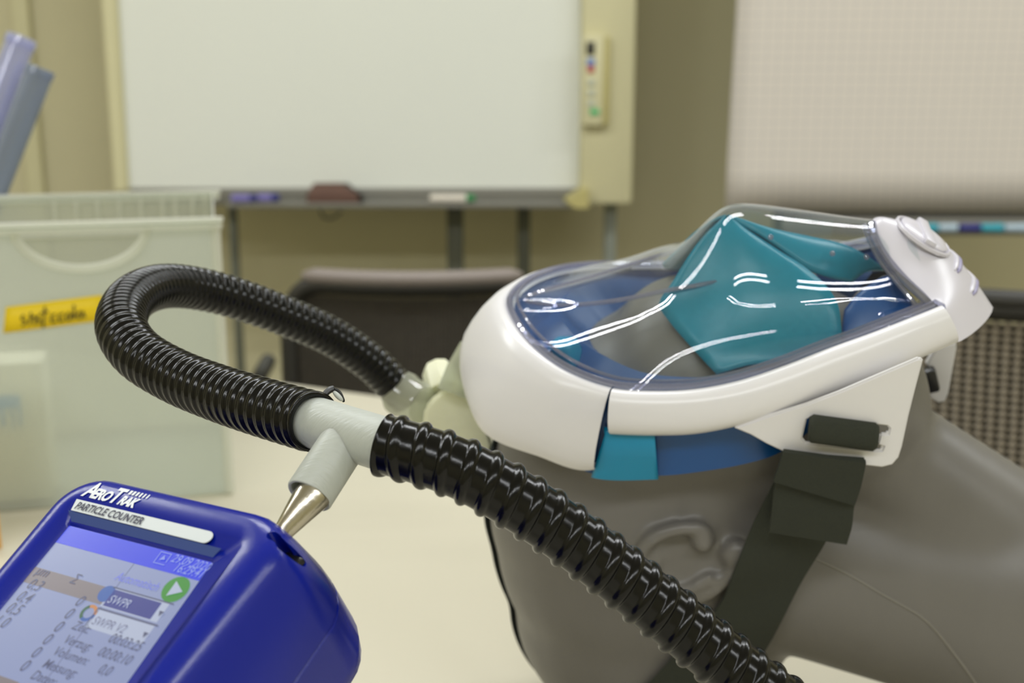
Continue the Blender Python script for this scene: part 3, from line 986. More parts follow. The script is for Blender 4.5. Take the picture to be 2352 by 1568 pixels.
def lens_pt(f_, u):
    a = rimf(f_)
    x, Y, zR = a.x, max(a.y, 1e-5), a.z
    zc = interp(x, ZC); yr = min(interp(x, YR), Y * .85)
    y = u * Y; ay = abs(y)
    # flat window or dome inside the shoulder line, rounded side wall outside it
    zs = max(interp(x, ZR), zR + .001)
    if ay < yr:
        t = ay / yr; z = zc + (zs - zc) * t * t
    else:
        w_ = Y - yr; t = (ay - yr) / w_
        m0 = max(-3.0, min(0, 2 * (zs - zc) / max(yr, .004))) * w_
        m1 = 2.3 * (zR - zs)
        h00, h10, h01, h11 = 2 * t**3 - 3 * t**2 + 1, t**3 - 2 * t**2 + t, -2 * t**3 + 3 * t**2, t**3 - t**2
        z = h00 * zs + h10 * m0 + h01 * zR + h11 * m1
    xx = x
    return Vector((xx, y, z))


rows = []
NU = 28
for i in range(110):
    f_ = 0.10 + (11.75 - 0.10) * (i / 109) ** 1.1
    rows.append([tow(lens_pt(f_, math.sin(math.pi / 2 * (-1 + 2 * j / (2 * NU)) * 1.0))) for j in range(2 * NU + 1)])
lens = bm_obj('lens', grid_bm(rows), M_lens, mask, True, None)
# clear moulded rim of the lens, two beads along the frame
path = [tow(rimf(-11.9 + 23.8 * i / 240) + Vector((0, 0, .0016)) + (Vector((0, 0, 0)) - Vector((rimf(-11.9 + 23.8 * i / 240).x * .6, rimf(-11.9 + 23.8 * i / 240).y, 0))) * .022) for i in range(241)]
bm_obj('lens_rim', tube_bm(path, .0019, 8), M_lensrim, mask)
path = [tow(rimf(-11.9 + 23.8 * i / 240) + Vector((0, 0, .0022)) + (Vector((0, 0, 0)) - Vector((rimf(-11.9 + 23.8 * i / 240).x * .8, rimf(-11.9 + 23.8 * i / 240).y, 0))) * .075) for i in range(241)]
bm_obj('lens_bead', tube_bm(path, .0010, 8), M_lensrim, mask)
# moulded ridges from the crown vertex, near and far side of the flat window
for s, kk in ((1, 9), (-1, 9)):
    pts = cat([tow(v if s > 0 else mir(v)) for v in rl[:kk]], 60)
    bm_obj('lens_ridge', tube_bm(pts, [.0008] + [.0013] * 58 + [.0008], 8), M_lensrim, mask)
# small moulded pips on the dome
for px, py in ((1705, 553), (1814, 601), (1770, 545), (1912, 582), (1990, 590)):
    z = .06
    q = ml(px, py, .012)
    bmx = bmesh.new(); bmesh.ops.create_uvsphere(bmx, u_segments=12, v_segments=8, radius=.0016)
    bmesh.ops.translate(bmx, vec=tow(q), verts=bmx.verts)
    bm_obj('lens_pip', bmx, M_lensrim, mask)

# ---- blue silicone skirt: outside, seen under the frame
low_px = [(1100, 850, 0), (1108, 925, .032), (1150, 990, .058), (1262, 1030, .073), (1362, 1088, .079), (1508, 1092, .081), (1600, 1084, .080), (1715, 1064, .077), (1800, 1034, .073), (1900, 960, .066), (2000, 905, .059), (2060, 850, .052), (2100, 800, .046)]
lowc = [ml(*p) for p in low_px]; lowM = [mir(lowc[1])] + lowc


def lowf(f_): return catM(lowM, f_) if f_ >= 0 else mir(catM(lowM, -f_))


rows = []
for i in range(181):
    f_ = -12 + 24 * i / 180
    a = rimf(f_); b = outf(f_, True); c = lowf(f_)
    k = Vector((a.x * .02, a.y * .05, 0))
    row = [a - Vector((0, 0, .003)) - k, a.lerp(b, .5) - Vector((b.x * .03, b.y * .07, .002)), a.lerp(b, .9) - Vector((b.x * .03, b.y * .07, 0)), b.lerp(c, .5) - Vector((0, b.y * .05, 0)), c.lerp(b, .08) - Vector((0, b.y * .01, 0)), c, c + Vector((-c.x * .05, -c.y * .06, .002))]
    rows.append([tow(v) for v in row])
bm_obj('skirt', grid_bm(rows), M_skirt, mask, True, 60)
# lighter tab with a fine raised line beside the crown shell
rows = []
for s in (1,):
    for i in range(15):
        f_ = 3.98 + 1.05 * i / 14
        b = outf(f_, True); c = lowf(f_)
        b2 = b.lerp(c, .05)
        rows.append([tow(v) for v in (b2 - Vector((0, .004, -.003)), b2 + Vector((0, -.0015, 0)), b2.lerp(c, .5) + Vector((0, .0005, 0)), c + Vector((0, .002, .0)), c + Vector((0, -.002, -.001)))])
tab = bm_obj('skirt_tab', grid_bm(rows), M_teal, mask, True, 60); solidify(tab, .002, 0)
tag(tab, 'bright teal tab of the skirt beside the white shell')
# ---- inner skirt: from the rim down and in to the face
rows = []
for i in range(181):
    f_ = -11.8 + 23.6 * i / 180
    a = rimf(f_)
    ce = Vector((a.x * .80 + .004, a.y * .74, a.z - .006 - .008 * max(0, 1 - abs(f_) / 3)))
    m1 = Vector((a.x * .965, a.y * .96, a.z - .010)); m2 = Vector((a.x * .93, a.y * .88, a.z - .017))
    ce2 = Vector((a.x * .60 + .006, a.y * .42, a.z - .022))
    loc_, nr_, _i, _d = bvh.find_nearest(tow(Vector((a.x * .72, a.y * .70, a.z - .014))))
    deep = loc_.lerp(tow(Vector((0, 0, -.08))), .06)
    rows.append([tow(v) for v in (a - Vector((a.x * .012, a.y * .015, .001)), m1, m2, ce)] + [tow(ce).lerp(deep, .6) , deep])
bm_obj('inner_skirt', grid_bm(rows), M_skirtin, mask, True, 60)

# small valve block in the forehead corner of the skirt
for s in (1,):
    q = ml(1292, 788, .043)
    blk = bm_obj('valve_block', box_bm(tow(q - Vector((0, 0, .006))), (.016, .013, .016), .0035, Mm @ Matrix.Rotation(.5, 3, 'Z'), seg=3), M_teal, mask, True, 40)
    bm_obj('valve_pin', lathe_bm(tow(q + Vector((-.010, .004, -.004))), mN, [(0, .004), (.004, .004), (.0045, .003)], 16), M_skirt, blk)

# ---- teal nose and mouth pocket inside the dome
eA = [(1664, 491, 0.0), (1625, 525, .006), (1590, 570, .012), (1545, 640, .020), (1512, 690, .026), (1535, 730, .036), (1575, 775, .047), (1612, 815, .055), (1642, 846, .061)]
eB = [(1672, 491, 0.0), (1725, 525, .006), (1785, 562, .013), (1845, 600, .021), (1895, 645, .030), (1922, 690, .037), (1930, 735, .043), (1932, 775, .048), (1925, 800, .052)]
cA = cat([ml(*p) for p in eA], 30); cB = cat([ml(*p) for p in eB], 30)
for s in (1, -1):
    rows = []
    for i in range(30):
        a, b = cA[i], cB[i]
        row = []
        for k in range(13):
            t = k / 12
            v = a.lerp(b, t); bl = math.sin(math.pi * t) * .006 * math.sin(math.pi * min(1, i / 29 + .06))
            v = v + Vector((0, .5 * bl, bl)) - Vector((0, 0, .0022))
            # a soft wave like the moulded fold
            v.z += .0012 * math.sin(t * 9 + i * .18)
            row.append(tow(Vector((v.x, v.y * s, v.z))))
        rows.append(row)
    o = bm_obj('nose_pocket', grid_bm(rows), M_sili, mask, True, None); solidify(o, .0018, -1)
# far cheek lobe: from the apex over towards the chin
eC = [(1680, 496, -.002), (1760, 515, -.004), (1850, 533, -.006), (1935, 553, -.008), (1990, 580, -.008), (2034, 612, -.006)]
eD = [(1680, 500, .001), (1740, 530, .004), (1800, 570, .010), (1850, 608, .014), (1900, 628, .012), (1955, 642, .006)]
cC = cat([ml(*p) for p in eC], 24); cD = cat([ml(*p) for p in eD], 24)
rows = []
for i in range(24):
    row = []
    for k in range(9):
        t = k / 8; v = cC[i].lerp(cD[i], t); v = v + Vector((0, 0, .003 * math.sin(math.pi * t) - .002))
        row.append(tow(v))
    rows.append(row)
e2 = []
o = bm_obj('mouth_pocket', grid_bm(rows), M_sili, mask, True, None); solidify(o, .0016, -1)
# near chin lobe of the skirt inside the lens
eE = [(1936, 700, .030), (1965, 665, .026), (2005, 635, .020), (2040, 622, .014), (2070, 650, .016), (2095, 690, .024)]
eF = [(1932, 815, .050), (1965, 800, .050), (2005, 782, .049), (2045, 762, .048), (2080, 745, .046), (2105, 725, .044)]
cE = cat([ml(*p) for p in eE], 20); cF = cat([ml(*p) for p in eF], 20)
rows = [[tow(cE[i].lerp(cF[i], k / 8) + Vector((0, 0, .003 * math.sin(math.pi * k / 8) - .003))) for k in range(9)] for i in range(20)]
o = bm_obj('chin_lobe', grid_bm(rows), M_skirtin, mask, True, None); solidify(o, .0016, -1)

# ---- white chin valve cover
mm = [(2006, 506, 0), (2030, 501, 0), (2070, 511, 0), (2120, 533, 0), (2165, 563, 0), (2205, 600, 0), (2240, 645, 0), (2281, 706, 0)]
ee = [(2009, 512, .003), (2019, 560, .014), (2052, 612, .026), (2100, 655, .037), (2140, 690, .044), (2165, 712, .049), (2184, 750, .0525), (2201, 785, .055)]
cm = cat([ml(*p) for p in mm], 48); ce_ = cat([ml(*p) for p in ee], 48)
QN = 14


def chin_pt(i, u):
    a = cm[i]; b = ce_[i]
    t = abs(u)
    e_ = (i / 47) ** 2
    h = (1 - t ** (2.1 - .7 * e_)) ** (.62 + .3 * e_) if t < 1 else 0
    # across: y linear in t, height falls off round
    x = b.x + (a.x - b.x) * (1 - t ** (1.7 - .5 * e_))
    y = b.y * t * (1 if u >= 0 else -1)
    z = b.z + (a.z - b.z) * h
    return Vector((x, y, z))


rows = []
for i in range(48):
    rows.append([chin_pt(i, math.sin(math.pi / 2 * (-1 + j / QN))) for j in range(2 * QN + 1)])
# end wall turned in under the cover
last = rows[-1]
c_ = Vector((last[QN].x - .02, 0, last[QN].z - .01))
rows.append([v.lerp(Vector((v.x - .016, v.y * .85, v.z - .004)), 1) for v in last])
first = [v + Vector((.004, 0, -.004)) for v in rows[0]]
rows = [first] + rows
chin = bm_obj('chin_cover', grid_bm([[tow(v) for v in r] for r in rows]), M_white2, mask, True, 60)


def chin_n(i, u):
    a = chin_pt(min(i + 1, 47), u) - chin_pt(max(i - 1, 0), u)
    b = chin_pt(i, min(u + .05, .99)) - chin_pt(i, u - .05)
    n_ = a.cross(b).normalized()
    if n_.z < 0 and n_.x < 0.5: n_ = -n_
    if n_.dot(Vector((.6, 0, .6))) < 0: n_ = -n_
    return n_


def find_i(px, py):
    q = ml(px, py, 0); return min(range(48), key=lambda k: (cm[k] - q).length)


iv = find_i(2126, 536)
vc = chin_pt(iv, 0); vn = chin_n(iv, 0)
vx = (chin_pt(iv + 2, 0) - chin_pt(iv - 2, 0)).normalized()
Mv = (Mm @ Matrix((vx, vn.cross(vx), vn)).transposed())
va = (Mm @ vn).normalized()
V0 = tow(vc) - va * .0042
bm_obj('valve_ring', lathe_bm(V0, va, [(0.0015, .0172), (.0031, .0170), (.0036, .0162), (.0031, .0154), (.0015, .0152)], 48, caps=False), M_white2, chin)
bm_obj('valve_cap', lathe_bm(V0, va, [(0, .0146), (.0036, .0144), (.0046, .0132), (.0054, .008), (.0056, .0001)], 48), M_white2, chin)
bm_obj('valve_bar', box_bm(V0 + va * .0050, (.0065, .032, .0036), .0012, Mv), M_white2, chin)
for px, py in ((2198, 598), (2238, 646)):
    i = find_i(px, py)
    for_pts = [chin_pt(i, u) + chin_n(i, u) * .0000 for u in [(-.30 + .6 * k / 8) for k in range(9)]]
    bm_obj('valve_slot', tube_bm([tow(v) for v in for_pts], [.0006] + [.0015] * 7 + [.0006], 10), M_lavend, chin)
    for_pts = [chin_pt(max(i - 1, 0), u) + chin_n(i, u) * .0008 for u in [(-.32 + .64 * k / 8) for k in range(9)]]
    bm_obj('slot_brow', tube_bm([tow(v + Vector((-.001, 0, 0))) for v in for_pts], [.0005] + [.0014] * 7 + [.0005], 10), M_white2, chin)
# clear plastic tongue where the lens clips into the chin cover
for s in (1, -1):
    q = [ml(*p) for p in ((2120, 712, .043), (2150, 694, .045), (2172, 706, .048), (2138, 728, .047))]
    q = [v if s > 0 else mir(v) for v in q]
    bmx = bmesh.new(); a_ = [bmx.verts.new(tow(v + Vector((0, 0, .002)))) for v in q]; b_ = [bmx.verts.new(tow(v - Vector((0, 0, .002)))) for v in q]
    bmx.faces.new(a_); bmx.faces.new(b_[::-1])
    for i in range(4): bmx.faces.new([a_[i], a_[(i + 1) % 4], b_[(i + 1) % 4], b_[i]])
    bm_obj('lens_clip', bmx, M_lensrim, mask, True, 30)
pts = [tow(ml(*p)) for p in ((2003, 513, .002), (2008, 545, .012), (2035, 592, .022), (2075, 640, .033), (2115, 678, .041), (2135, 700, .045))]
bm_obj('lens_end_bead', tube_bm(cat(pts, 30), .0024, 8), M_lensrim, mask)
pts = [tow(ml(*p)) for p in ((1985, 516, .002), (1995, 548, .012), (2020, 598, .022), (2058, 646, .033), (2092, 686, .041), (2110, 712, .045))]
bm_obj('lens_end_bead', tube_bm(cat(pts, 30), .0013, 8), M_lensrim, mask)


# ---- strap lugs (flanges) with slots
def plate(name, outline, holes, m, th, parent, out=1):
    bm = bmesh.new(); es = []
    for loop in [outline] + holes:
        vs = [bm.verts.new(tow(v)) for v in loop]
        es += [bm.edges.new((vs[i], vs[(i + 1) % len(vs)])) for i in range(len(vs))]
    bmesh.ops.triangle_fill(bm, use_beauty=True, edges=es)
    bmesh.ops.recalc_face_normals(bm, faces=bm.faces)
    d = mW * th * out
    r = bmesh.ops.extrude_face_region(bm, geom=list(bm.faces))
    bmesh.ops.translate(bm, vec=d, verts=[v for v in r['geom'] if isinstance(v, bmesh.types.BMVert)])
    bm.normal_update()
    es = [e for e in bm.edges if len(e.link_faces) == 2 and e.calc_face_angle(0) > 1.0]
    bmesh.ops.bevel(bm, geom=es, offset=.0009, segments=2, affect='EDGES')
    return bm_obj(name, bm, m, parent, True, 40)


def flz(py, px):    # y over the plate: leans out towards its lower edge
    return .0815 + (py - 830) / 240 * .004 - (px - 1700) / 400 * .004


fl = [(1684, 976), (1760, 950), (1850, 922), (1925, 894), (2000, 862), (2110, 815), (2118, 822), (2100, 890), (2085, 950), (2070, 1020), (2062, 1045), (2048, 1061), (2025, 1067), (1960, 1060), (1900, 1052), (1850, 1045), (1800, 1032), (1760, 1013), (1725, 993)]
slot = [(1862, 952), (2036, 972), (2041, 978), (2038, 990), (2020, 990), (2014, 1014), (2027, 1019), (2024, 1027), (2012, 1028), (1850, 1010), (1842, 1000), (1852, 958)]
near = [ml(px, py, flz(py, px)) for px, py in fl]
nslot = [ml(px, py, flz(py, px)) for px, py in slot]
lug = plate('strap_lug', near, [nslot], M_white, .0028, mask)
plate('strap_lug', [mir(v) for v in near], [[mir(v) for v in nslot]], M_white, .0028, mask, -1)
# the far lug that shows past the chin, its flared hook
ff = [(2128, 838), (2150, 800), (2196, 786), (2197, 800), (2188, 850), (2178, 905), (2170, 922), (2156, 926), (2138, 915), (2130, 900), (2146, 890), (2150, 872), (2142, 858)]
o = plate('lug_hook', [ml(px, py, -.052) for px, py in ff], [], M_white, .006, mask, -1)
bm_obj('far_buckle', box_bm(tow(ml(2136, 872, -.046)), (.009, .008, .016), .002, Mm), M_black, mask)

# ---- straps
def strap_bm(L, Rr, th, n=40, k=6, bm=None):
    a = cat(L, n); b = cat(Rr, n)
    rows = []
    for i in range(n):
        w_ = (b[i] - a[i]).normalized(); t = (a[min(i + 1, n - 1)] - a[max(i - 1, 0)]).normalized()
        nn = w_.cross(t).normalized()
        if nn.dot(CAM - a[i]) < 0: nn = -nn
        top = [a[i].lerp(b[i], j / k) + nn * th for j in range(k + 1)]
        bot = [a[i].lerp(b[i], j / k) for j in range(k, -1, -1)]
        rows.append(top + bot)
    return grid_bm(rows, close_v=True, caps=True, bm=bm)


def hp(px, py, off, ymin=None):
    h_ = hit(px, py, off)
    if ymin is not None:
        q = tow(ml(px, py, ymin))
        if h_ is None or (q - CAM).length < (h_ - CAM).length: return q
    return h_ if h_ is not None else tow(ml(px, py, .06))


Lp = [hp(1795, 1035, .003, .086), hp(1778, 1100, .003, .082), hp(1730, 1200, .003, .078), hp(1690, 1290, .004), hp(1648, 1375, .004), hp(1590, 1440, .004), hp(1540, 1500, .004), hp(1470, 1580, .004), hp(1420, 1640, .004)]
Rp = [hp(1985, 1050, .003, .086), hp(1962, 1110, .003, .083), hp(1930, 1180, .003, .080), hp(1893, 1245, .004, .074), hp(1840, 1330, .004, .069), hp(1790, 1420, .004), hp(1735, 1500, .004), hp(1680, 1580, .004), hp(1630, 1650, .004)]
st = bm_obj('side_strap', strap_bm(Lp, Rp, .0016), M_strap, mask, True, 50)
# doubled end with its fold, lying over the strap
Lq = [tow(ml(1800, 1030, .090)), tow(ml(1786, 1070, .0895)), tow(ml(1776, 1098, .089))]
Rq = [tow(ml(1988, 1055, .090)), tow(ml(1976, 1110, .0895)), tow(ml(1962, 1152, .089))]
bm_obj('strap_loop', strap_bm(Lq, Rq, .0034, 16), M_strap, mask, True, 50)
Lq = [tow(ml(1784, 1085, .0855)), tow(ml(1776, 1130, .086)), tow(ml(1772, 1175, .086)), tow(ml(1766, 1214, .085))]
Rq = [tow(ml(1970, 1120, .0855)), tow(ml(1960, 1160, .086)), tow(ml(1956, 1200, .086)), tow(ml(1944, 1242, .085))]
bm_obj('strap_tail', strap_bm(Lq, Rq, .0030, 16), M_strap, mask, True, 50)
# roll of webbing in the slot
a = tow(ml(1858, 983, .0885)); b = tow(ml(2016, 1004, .0855))
rows = []
up_ = (tow(ml(1858, 960, .086)) - tow(ml(1852, 1010, .087))).normalized()
for i in range(21):
    c = a.lerp(b, i / 20); rr = .0088 * (1 if 0 < i < 20 else .8)
    rows.append([c + up_ * (rr * .88 * math.cos(t)) + mW * (rr * .55 * math.sin(t)) for t in [2 * math.pi * k / 18 for k in range(18)]])
bm_obj('strap_roll', grid_bm(rows, close_v=True, caps=True), M_strap, mask, True, 40)
# black elastic over the crown
def crown_strap():
    bm = bmesh.new()
    rows = []
    for i in range(60):
        z = .008 - .262 * i / 59
        row = []
        for y in (-.020, -.012, -.004, .004, .012):
            o_ = tow(Vector((-.40, y, z - .04 + .02 * (1 - i / 59)))); d = (tow(Vector((-.08, y, z * .62 - .05))) - o_).normalized()
            loc, nrm, idx, dist = bvh.ray_cast(o_, d)
            if loc is None: row = None; break
            row.append(loc - d * .0016)
        if row: rows.append(row)
    o = bm_obj('crown_strap', grid_bm(rows), M_net, mask, True, None); solidify(o, .0022, 1)
crown_strap()
# side strap end meeting the crown strap low behind the head
# short dark tab by the crown shell
Lq = [hp(1134, 962, .002), hp(1132, 1000, .002), hp(1130, 1040, .002)]

# ============================================================ HOSE ADAPTER ON THE CROWN
ad = empty('hose_adapter', P(1060, 950, .77), 'pale yellowish printed adapter between hose end and mask crown', 'adapter')
hd_ = (P(965, 925, .785) - P(905, 892, .80)).normalized()
c0_ = P(925, 905, .797)
bm_obj('clear_cuff', lathe_bm(c0_ - hd_ * .004, hd_, [(0, .0125), (0.001, .0148), (.006, .0152), (.008, .0138), (.020, .0138), (.024, .0125)], 40), M_cuff, ad)
def rb(pts, depth, d_, m, name):
    bm = bmesh.new()
    a_ = [bm.verts.new(P(x, y, d_)) for x, y in pts]; b_ = [bm.verts.new(P(x, y, d_) - CT * depth + (P(x, y, d_) - P(pts[0][0], pts[0][1], d_)) * 0) for x, y in pts]
    n = len(pts)
    bm.faces.new(a_); bm.faces.new(b_[::-1])
    for i in range(n): bm.faces.new([a_[i], a_[(i + 1) % n], b_[(i + 1) % n], b_[i]])
    bmesh.ops.bevel(bm, geom=list(bm.edges), offset=.0022, segments=3, affect='EDGES')
    return bm_obj(name, bm, m, ad, True, 50)
rb([(975, 935), (1000, 905), (1042, 885), (1082, 880), (1105, 960), (1132, 1020), (1128, 1075), (1010, 1060), (968, 1000)], .05, .775, M_adapt, 'adapter_body')
ka = (P(1000, 828, .79) - P(1022, 905, .775)).normalized()
k0 = P(1020, 898, .795)
bm_obj('knob', lathe_bm(k0, ka, [(0, .0115), (.016, .0110), (.018, .0098), (.0205, .0085)], 8), M_adapt, ad, True, 30)
bm_obj('socket', tube_bm([P(1048, 905, .772), P(1068, 850, .772), P(1090, 800, .768)], [.0125, .0118, .010], 24), M_cuff, ad)

# ============================================================ HOSES
RH = .0126


def hose(name, path_ctrl, pitch, amp, label, width=.36, bead=False):
    raw = cat(path_ctrl, 600)
    per = 22 if bead else 14
    _, L = even(raw, 10)
    n = int(L / pitch * per)
    pth, L = even(raw, n)
    fr = frames(pth)
    # angle-dependent ring: a shallow helix
    SEG = 56
    rows = []
    for i, p in enumerate(pth):
        t, a, b = fr[i]
        row = []
        for k in range(SEG):
            th = 2 * math.pi * k / SEG
            ph = (i / per - k / SEG) % 1.0
            x = (ph - .5) / width
            g = (max(0.0, 1 - x * x)) ** .75 if bead else .5 + .5 * math.cos(math.pi * min(1, abs(x)))
            rr = RH - amp + amp * (g + (0 if bead else .10 * math.cos(2 * math.pi * ph)))
            row.append(p + (a * math.cos(th) + b * math.sin(th)) * rr)
        rows.append(row)
    # open ends with inner wall
    def ring(i, rr, sh=0):
        t, a, b = fr[i]
        return [pth[i] + t * sh + (a * math.cos(2 * math.pi * k / SEG) + b * math.sin(2 * math.pi * k / SEG)) * rr for k in range(SEG)]
    rin = RH - amp - .0012
    rows = [ring(min(14, n - 1), rin), ring(0, rin), ring(0, RH - amp * .5, -.0003)] + rows + [ring(n - 1, RH - amp * .5, .0003), ring(n - 1, rin), ring(max(0, n - 15), rin)]
    e = bm_obj(name, grid_bm(rows, close_v=True), M_hose, None, True, None)
    return tag(e, label, 'hose')


A_pts = [(934, 912, .802), (900, 880, .795), (850, 832, .785), (760, 772, .765), (650, 724, .742), (540, 684, .72), (450, 662, .70), (380, 657, .675), (325, 672, .645), (289, 705, .615), (280, 755, .585), (318, 812, .566), (400, 862, .548), (500, 902, .526), (600, 934, .505), (700, 963, .488), (722, 969, .4835)]
hoseA = hose('corrugated_hose', [P(*p) for p in A_pts], .0056, .0012, 'black corrugated hose looping from the mask adapter back to the tee', .46)
B_pts = [(882, 1020, .4605), (960, 1042, .4570), (1060, 1078, .455), (1160, 1132, .455), (1260, 1196, .457), (1360, 1270, .459), (1460, 1350, .461), (1560, 1432, .463), (1660, 1514, .464), (1760, 1592, .465), (1900, 1700, .467)]
hoseB = hose('corrugated_hose', [P(*p) for p in B_pts], .0089, .0014, 'black wide-ringed hose running from the tee to the lower right', .25, True)

# ============================================================ TEE
tee = empty('tee_connector', P(800, 1000, .474), 'translucent white printed tee between the two hoses on the steel nozzle', 'connector')
tA = P(690, 960, .491); tB = P(905, 1027, .4595)
ax = (tB - tA).normalized()
tc = P(803, 995, .4745)
Lm = (tB - tA).length


def in_bm(bm): return bm


# device axes (needed for the leg direction)
DS = .92
dr = cvec((.8744, -.1101, .4725)).normalized()
dnn = cvec((-.2561, .7225, .6422)); dnn = (dnn - dr * dnn.dot(dr)).normalized()
du = dnn.cross(dr)
S2 = DS * DS
dr *= DS; du *= DS; dnn *= DS
legend = P(709, 1139, .456)
LEG = (legend - tc).normalized()
bm_obj('main_tube', lathe_bm(tA, ax, [(0.001, .0082), (0, .0104), (Lm, .0104), (Lm - .001, .0082), (0.001, .0082)], 56, caps=False), M_tee, tee, True, 40)
LL = (legend - tc).length
bm_obj('leg_tube', lathe_bm(tc, LEG, [(.0, .0092), (LL - .0006, .0092), (LL, .0088), (LL, .0080), (LL - .0004, .0076), (LL - .016, .0070)], 56, caps=False), M_tee, tee, True, 40)
# split lip of clear sleeve peeking from the first hose
pts = cat([P(744, 908, .492), P(755, 897, .493), P(768, 893, .494), P(781, 902, .4945), P(790, 923, .495)], 20)
bm_obj('sleeve_lip', tube_bm(pts, [.0005] + [.0014] * 8 + [.0007] * 10 + [.0004], 8), M_black, tee)
bmx = bmesh.new()
sa = (P(788, 921, .4935) - P(765, 897, .4935)).normalized(); sb = CT; sc3 = sa.cross(sb).normalized()
ell(bmx, (0, 0, 0), (.0029, .0011, .0016), None, 20)
bmesh.ops.transform(bmx, matrix=Matrix.Translation(P(776, 909, .4935)) @ Matrix((sa, sc3, sb)).transposed().to_4x4(), verts=bmx.verts)
bm_obj('sleeve', bmx, M_tee, tee)

# ============================================================ PARTICLE COUNTER
dO = P(640, 1200, .465 * DS)


def dv(r, u, n=0.0): return dO + dr * r + du * u + dnn * n


def dl(px, py, n=0.0):
    q0 = dO + dnn * n
    rr = pray(px, py); t = (q0 - CAM).dot(dnn) / rr.dot(dnn)
    q = CAM + rr * t - dO
    return q.dot(dr) / S2, q.dot(du) / S2


pc = empty('particle_counter', dv(-.05, -.12, -.06), 'blue handheld particle counter with lit touch screen and steel inlet nozzle', 'meter')
UB = -.205


def rrect(r0, r1, u0, u1, rad, n, k=8):
    """rad: (top left, top right, bottom right, bottom left)"""
    out = []
    for (cx, cy, a0, ra) in ((r0 + rad[0], u1 - rad[0], 180, rad[0]), (r1 - rad[1], u1 - rad[1], 90, rad[1]), (r1 - rad[2], u0 + rad[2], 0, rad[2]), (r0 + rad[3], u0 + rad[3], 270, rad[3])):
        for j in range(k + 1):
            an = R(a0 - 90 * j / k)
            out.append(dv(cx + ra * math.cos(an), cy + ra * math.sin(an), n))
    return out


RL, RR_, UT = -.1185, .0160, .0098
rows = []
def waist(p):      # the housing narrows below its shoulders
    q = (p - dO) / S2; r, u, n = q.dot(dr), q.dot(du), q.dot(dnn)
    if r > -.03:
        k = max(0, min(1, (r + .03) / .03)); f_ = max(0, min(.075, -.012 - u))
        r -= f_ * .26 * k * (1 + max(-1, n / .06) * .55)
    return dv(r, u, n)


def ring(ins, n, extra=0.0):
    ra = max(.026 - ins, .003)
    return [waist(p) for p in rrect(RL + ins, RR_ - ins - extra, UB + ins, UT - ins, (ra, ra * 1.1, ra, ra), n)]
sc_r0, sc_r1, sc_u1, sc_u0 = -.0972, -.0198, -.0212, -.150
inner = lambda g, n, ra: rrect(sc_r0 - g, sc_r1 + g, sc_u0 - g, sc_u1 + g, (ra, ra, ra, ra), n)
# back to front
prof = [(.020, -.088), (.010, -.0872), (.004, -.0835), (.001, -.077), (0, -.068), (0, -.0445), (.0007, -.0438), (.0007, -.0430), (0, -.0423), (0, -.024), (.0012, -.0165), (.0042, -.0092), (.0078, -.0038), (.0105, -.0012), (.013, 0.0)]
prof = [(.024, -.088), (.013, -.0872), (.006, -.0835), (.002, -.077), (0, -.068), (0, -.0445), (.0007, -.0438), (.0007, -.0430), (0, -.0423), (.0006, -.033), (.0028, -.018), (.0048, -.0085), (.0058, -.0048), (.0072, -.0022), (.0092, -.0006), (.0115, 0.0)]
rows = [ring(i, n, (i * .35 if n > -.03 else i * .1)) for i, n in prof]
rows.append(rrect(-.1022, -.0085, sc_u0 - .006, -.0098, (.004, .004, .004, .004), 0.0))
rows.append(rrect(-.1016, -.0095, sc_u0 - .005, -.0104, (.004, .004, .004, .004), -.0004))
rows.append(rrect(sc_r0 - .0012, sc_r1 + .0024, sc_u0 - .0012, sc_u1 + .0010, (.002, .002, .002, .002), -.0026))
rows.append(rrect(sc_r0, sc_r1, sc_u0, sc_u1, (.001, .001, .001, .001), -.0040))
body = bm_obj('housing', grid_bm(rows, close_v=True, caps=True), M_blue, pc, True, 38)
# lanyard slot cut at the front right corner
bm = bmesh.new()
sx, su = dl(634, 1240, -.004); ex_, eu = dl(655, 1250, -.004)
pa, pb = dv(sx, su, .004), dv(ex_, eu, .004)
for c, rad in ((pa, .0022), (pb, .0029)):
    lathe_bm(c, -dnn, [(0, rad), (.020, rad)], 18, bm=bm)
cutd = (pb - pa); 
Mc = Matrix((cutd.normalized(), dnn.cross(cutd).normalized(), dnn.normalized())).transposed()
box_bm((pa + pb) / 2 - dnn * .0109, (cutd.length, .0036, .020), 0, Mc, bm=bm)
bmesh.ops.recalc_face_normals(bm, faces=bm.faces)
me = bpy.data.meshes.new('cut'); bm.to_mesh(me); bm.free()
cut = bpy.data.objects.new('cut', me); COL.objects.link(cut)
cut.parent = None
md = body.modifiers.new('b', 'BOOLEAN'); md.object = cut; md.operation = 'DIFFERENCE'; md.solver = 'EXACT'; md.use_self = True
me.transform(Matrix.Translation(-ORG[pc])); cut.location = ORG[pc]
bpy.context.view_layer.update()
dg = bpy.context.evaluated_depsgraph_get()
nm = bpy.data.meshes.new_from_object(body.evaluated_get(dg))
body.modifiers.clear(); body.data = nm
for p in nm.polygons: p.use_smooth = True
nm.set_sharp_from_angle(angle=R(38))
bpy.data.objects.remove(cut)
bm_obj('slot_lining', box_bm((pa + pb) / 2 - dnn * .0200, (cutd.length + .004, .005, .003), .001, Mc), M_black, pc)
# side seam moulding
# slope plate above the screen (slightly greyer)
def quad(name, pts, m, parent, thick=None):
    bm = bmesh.new(); bm.faces.new([bm.verts.new(p) for p in pts])
    o = bm_obj(name, bm, m, parent, False, None)
    if thick: solidify(o, thick, 1)
    return o


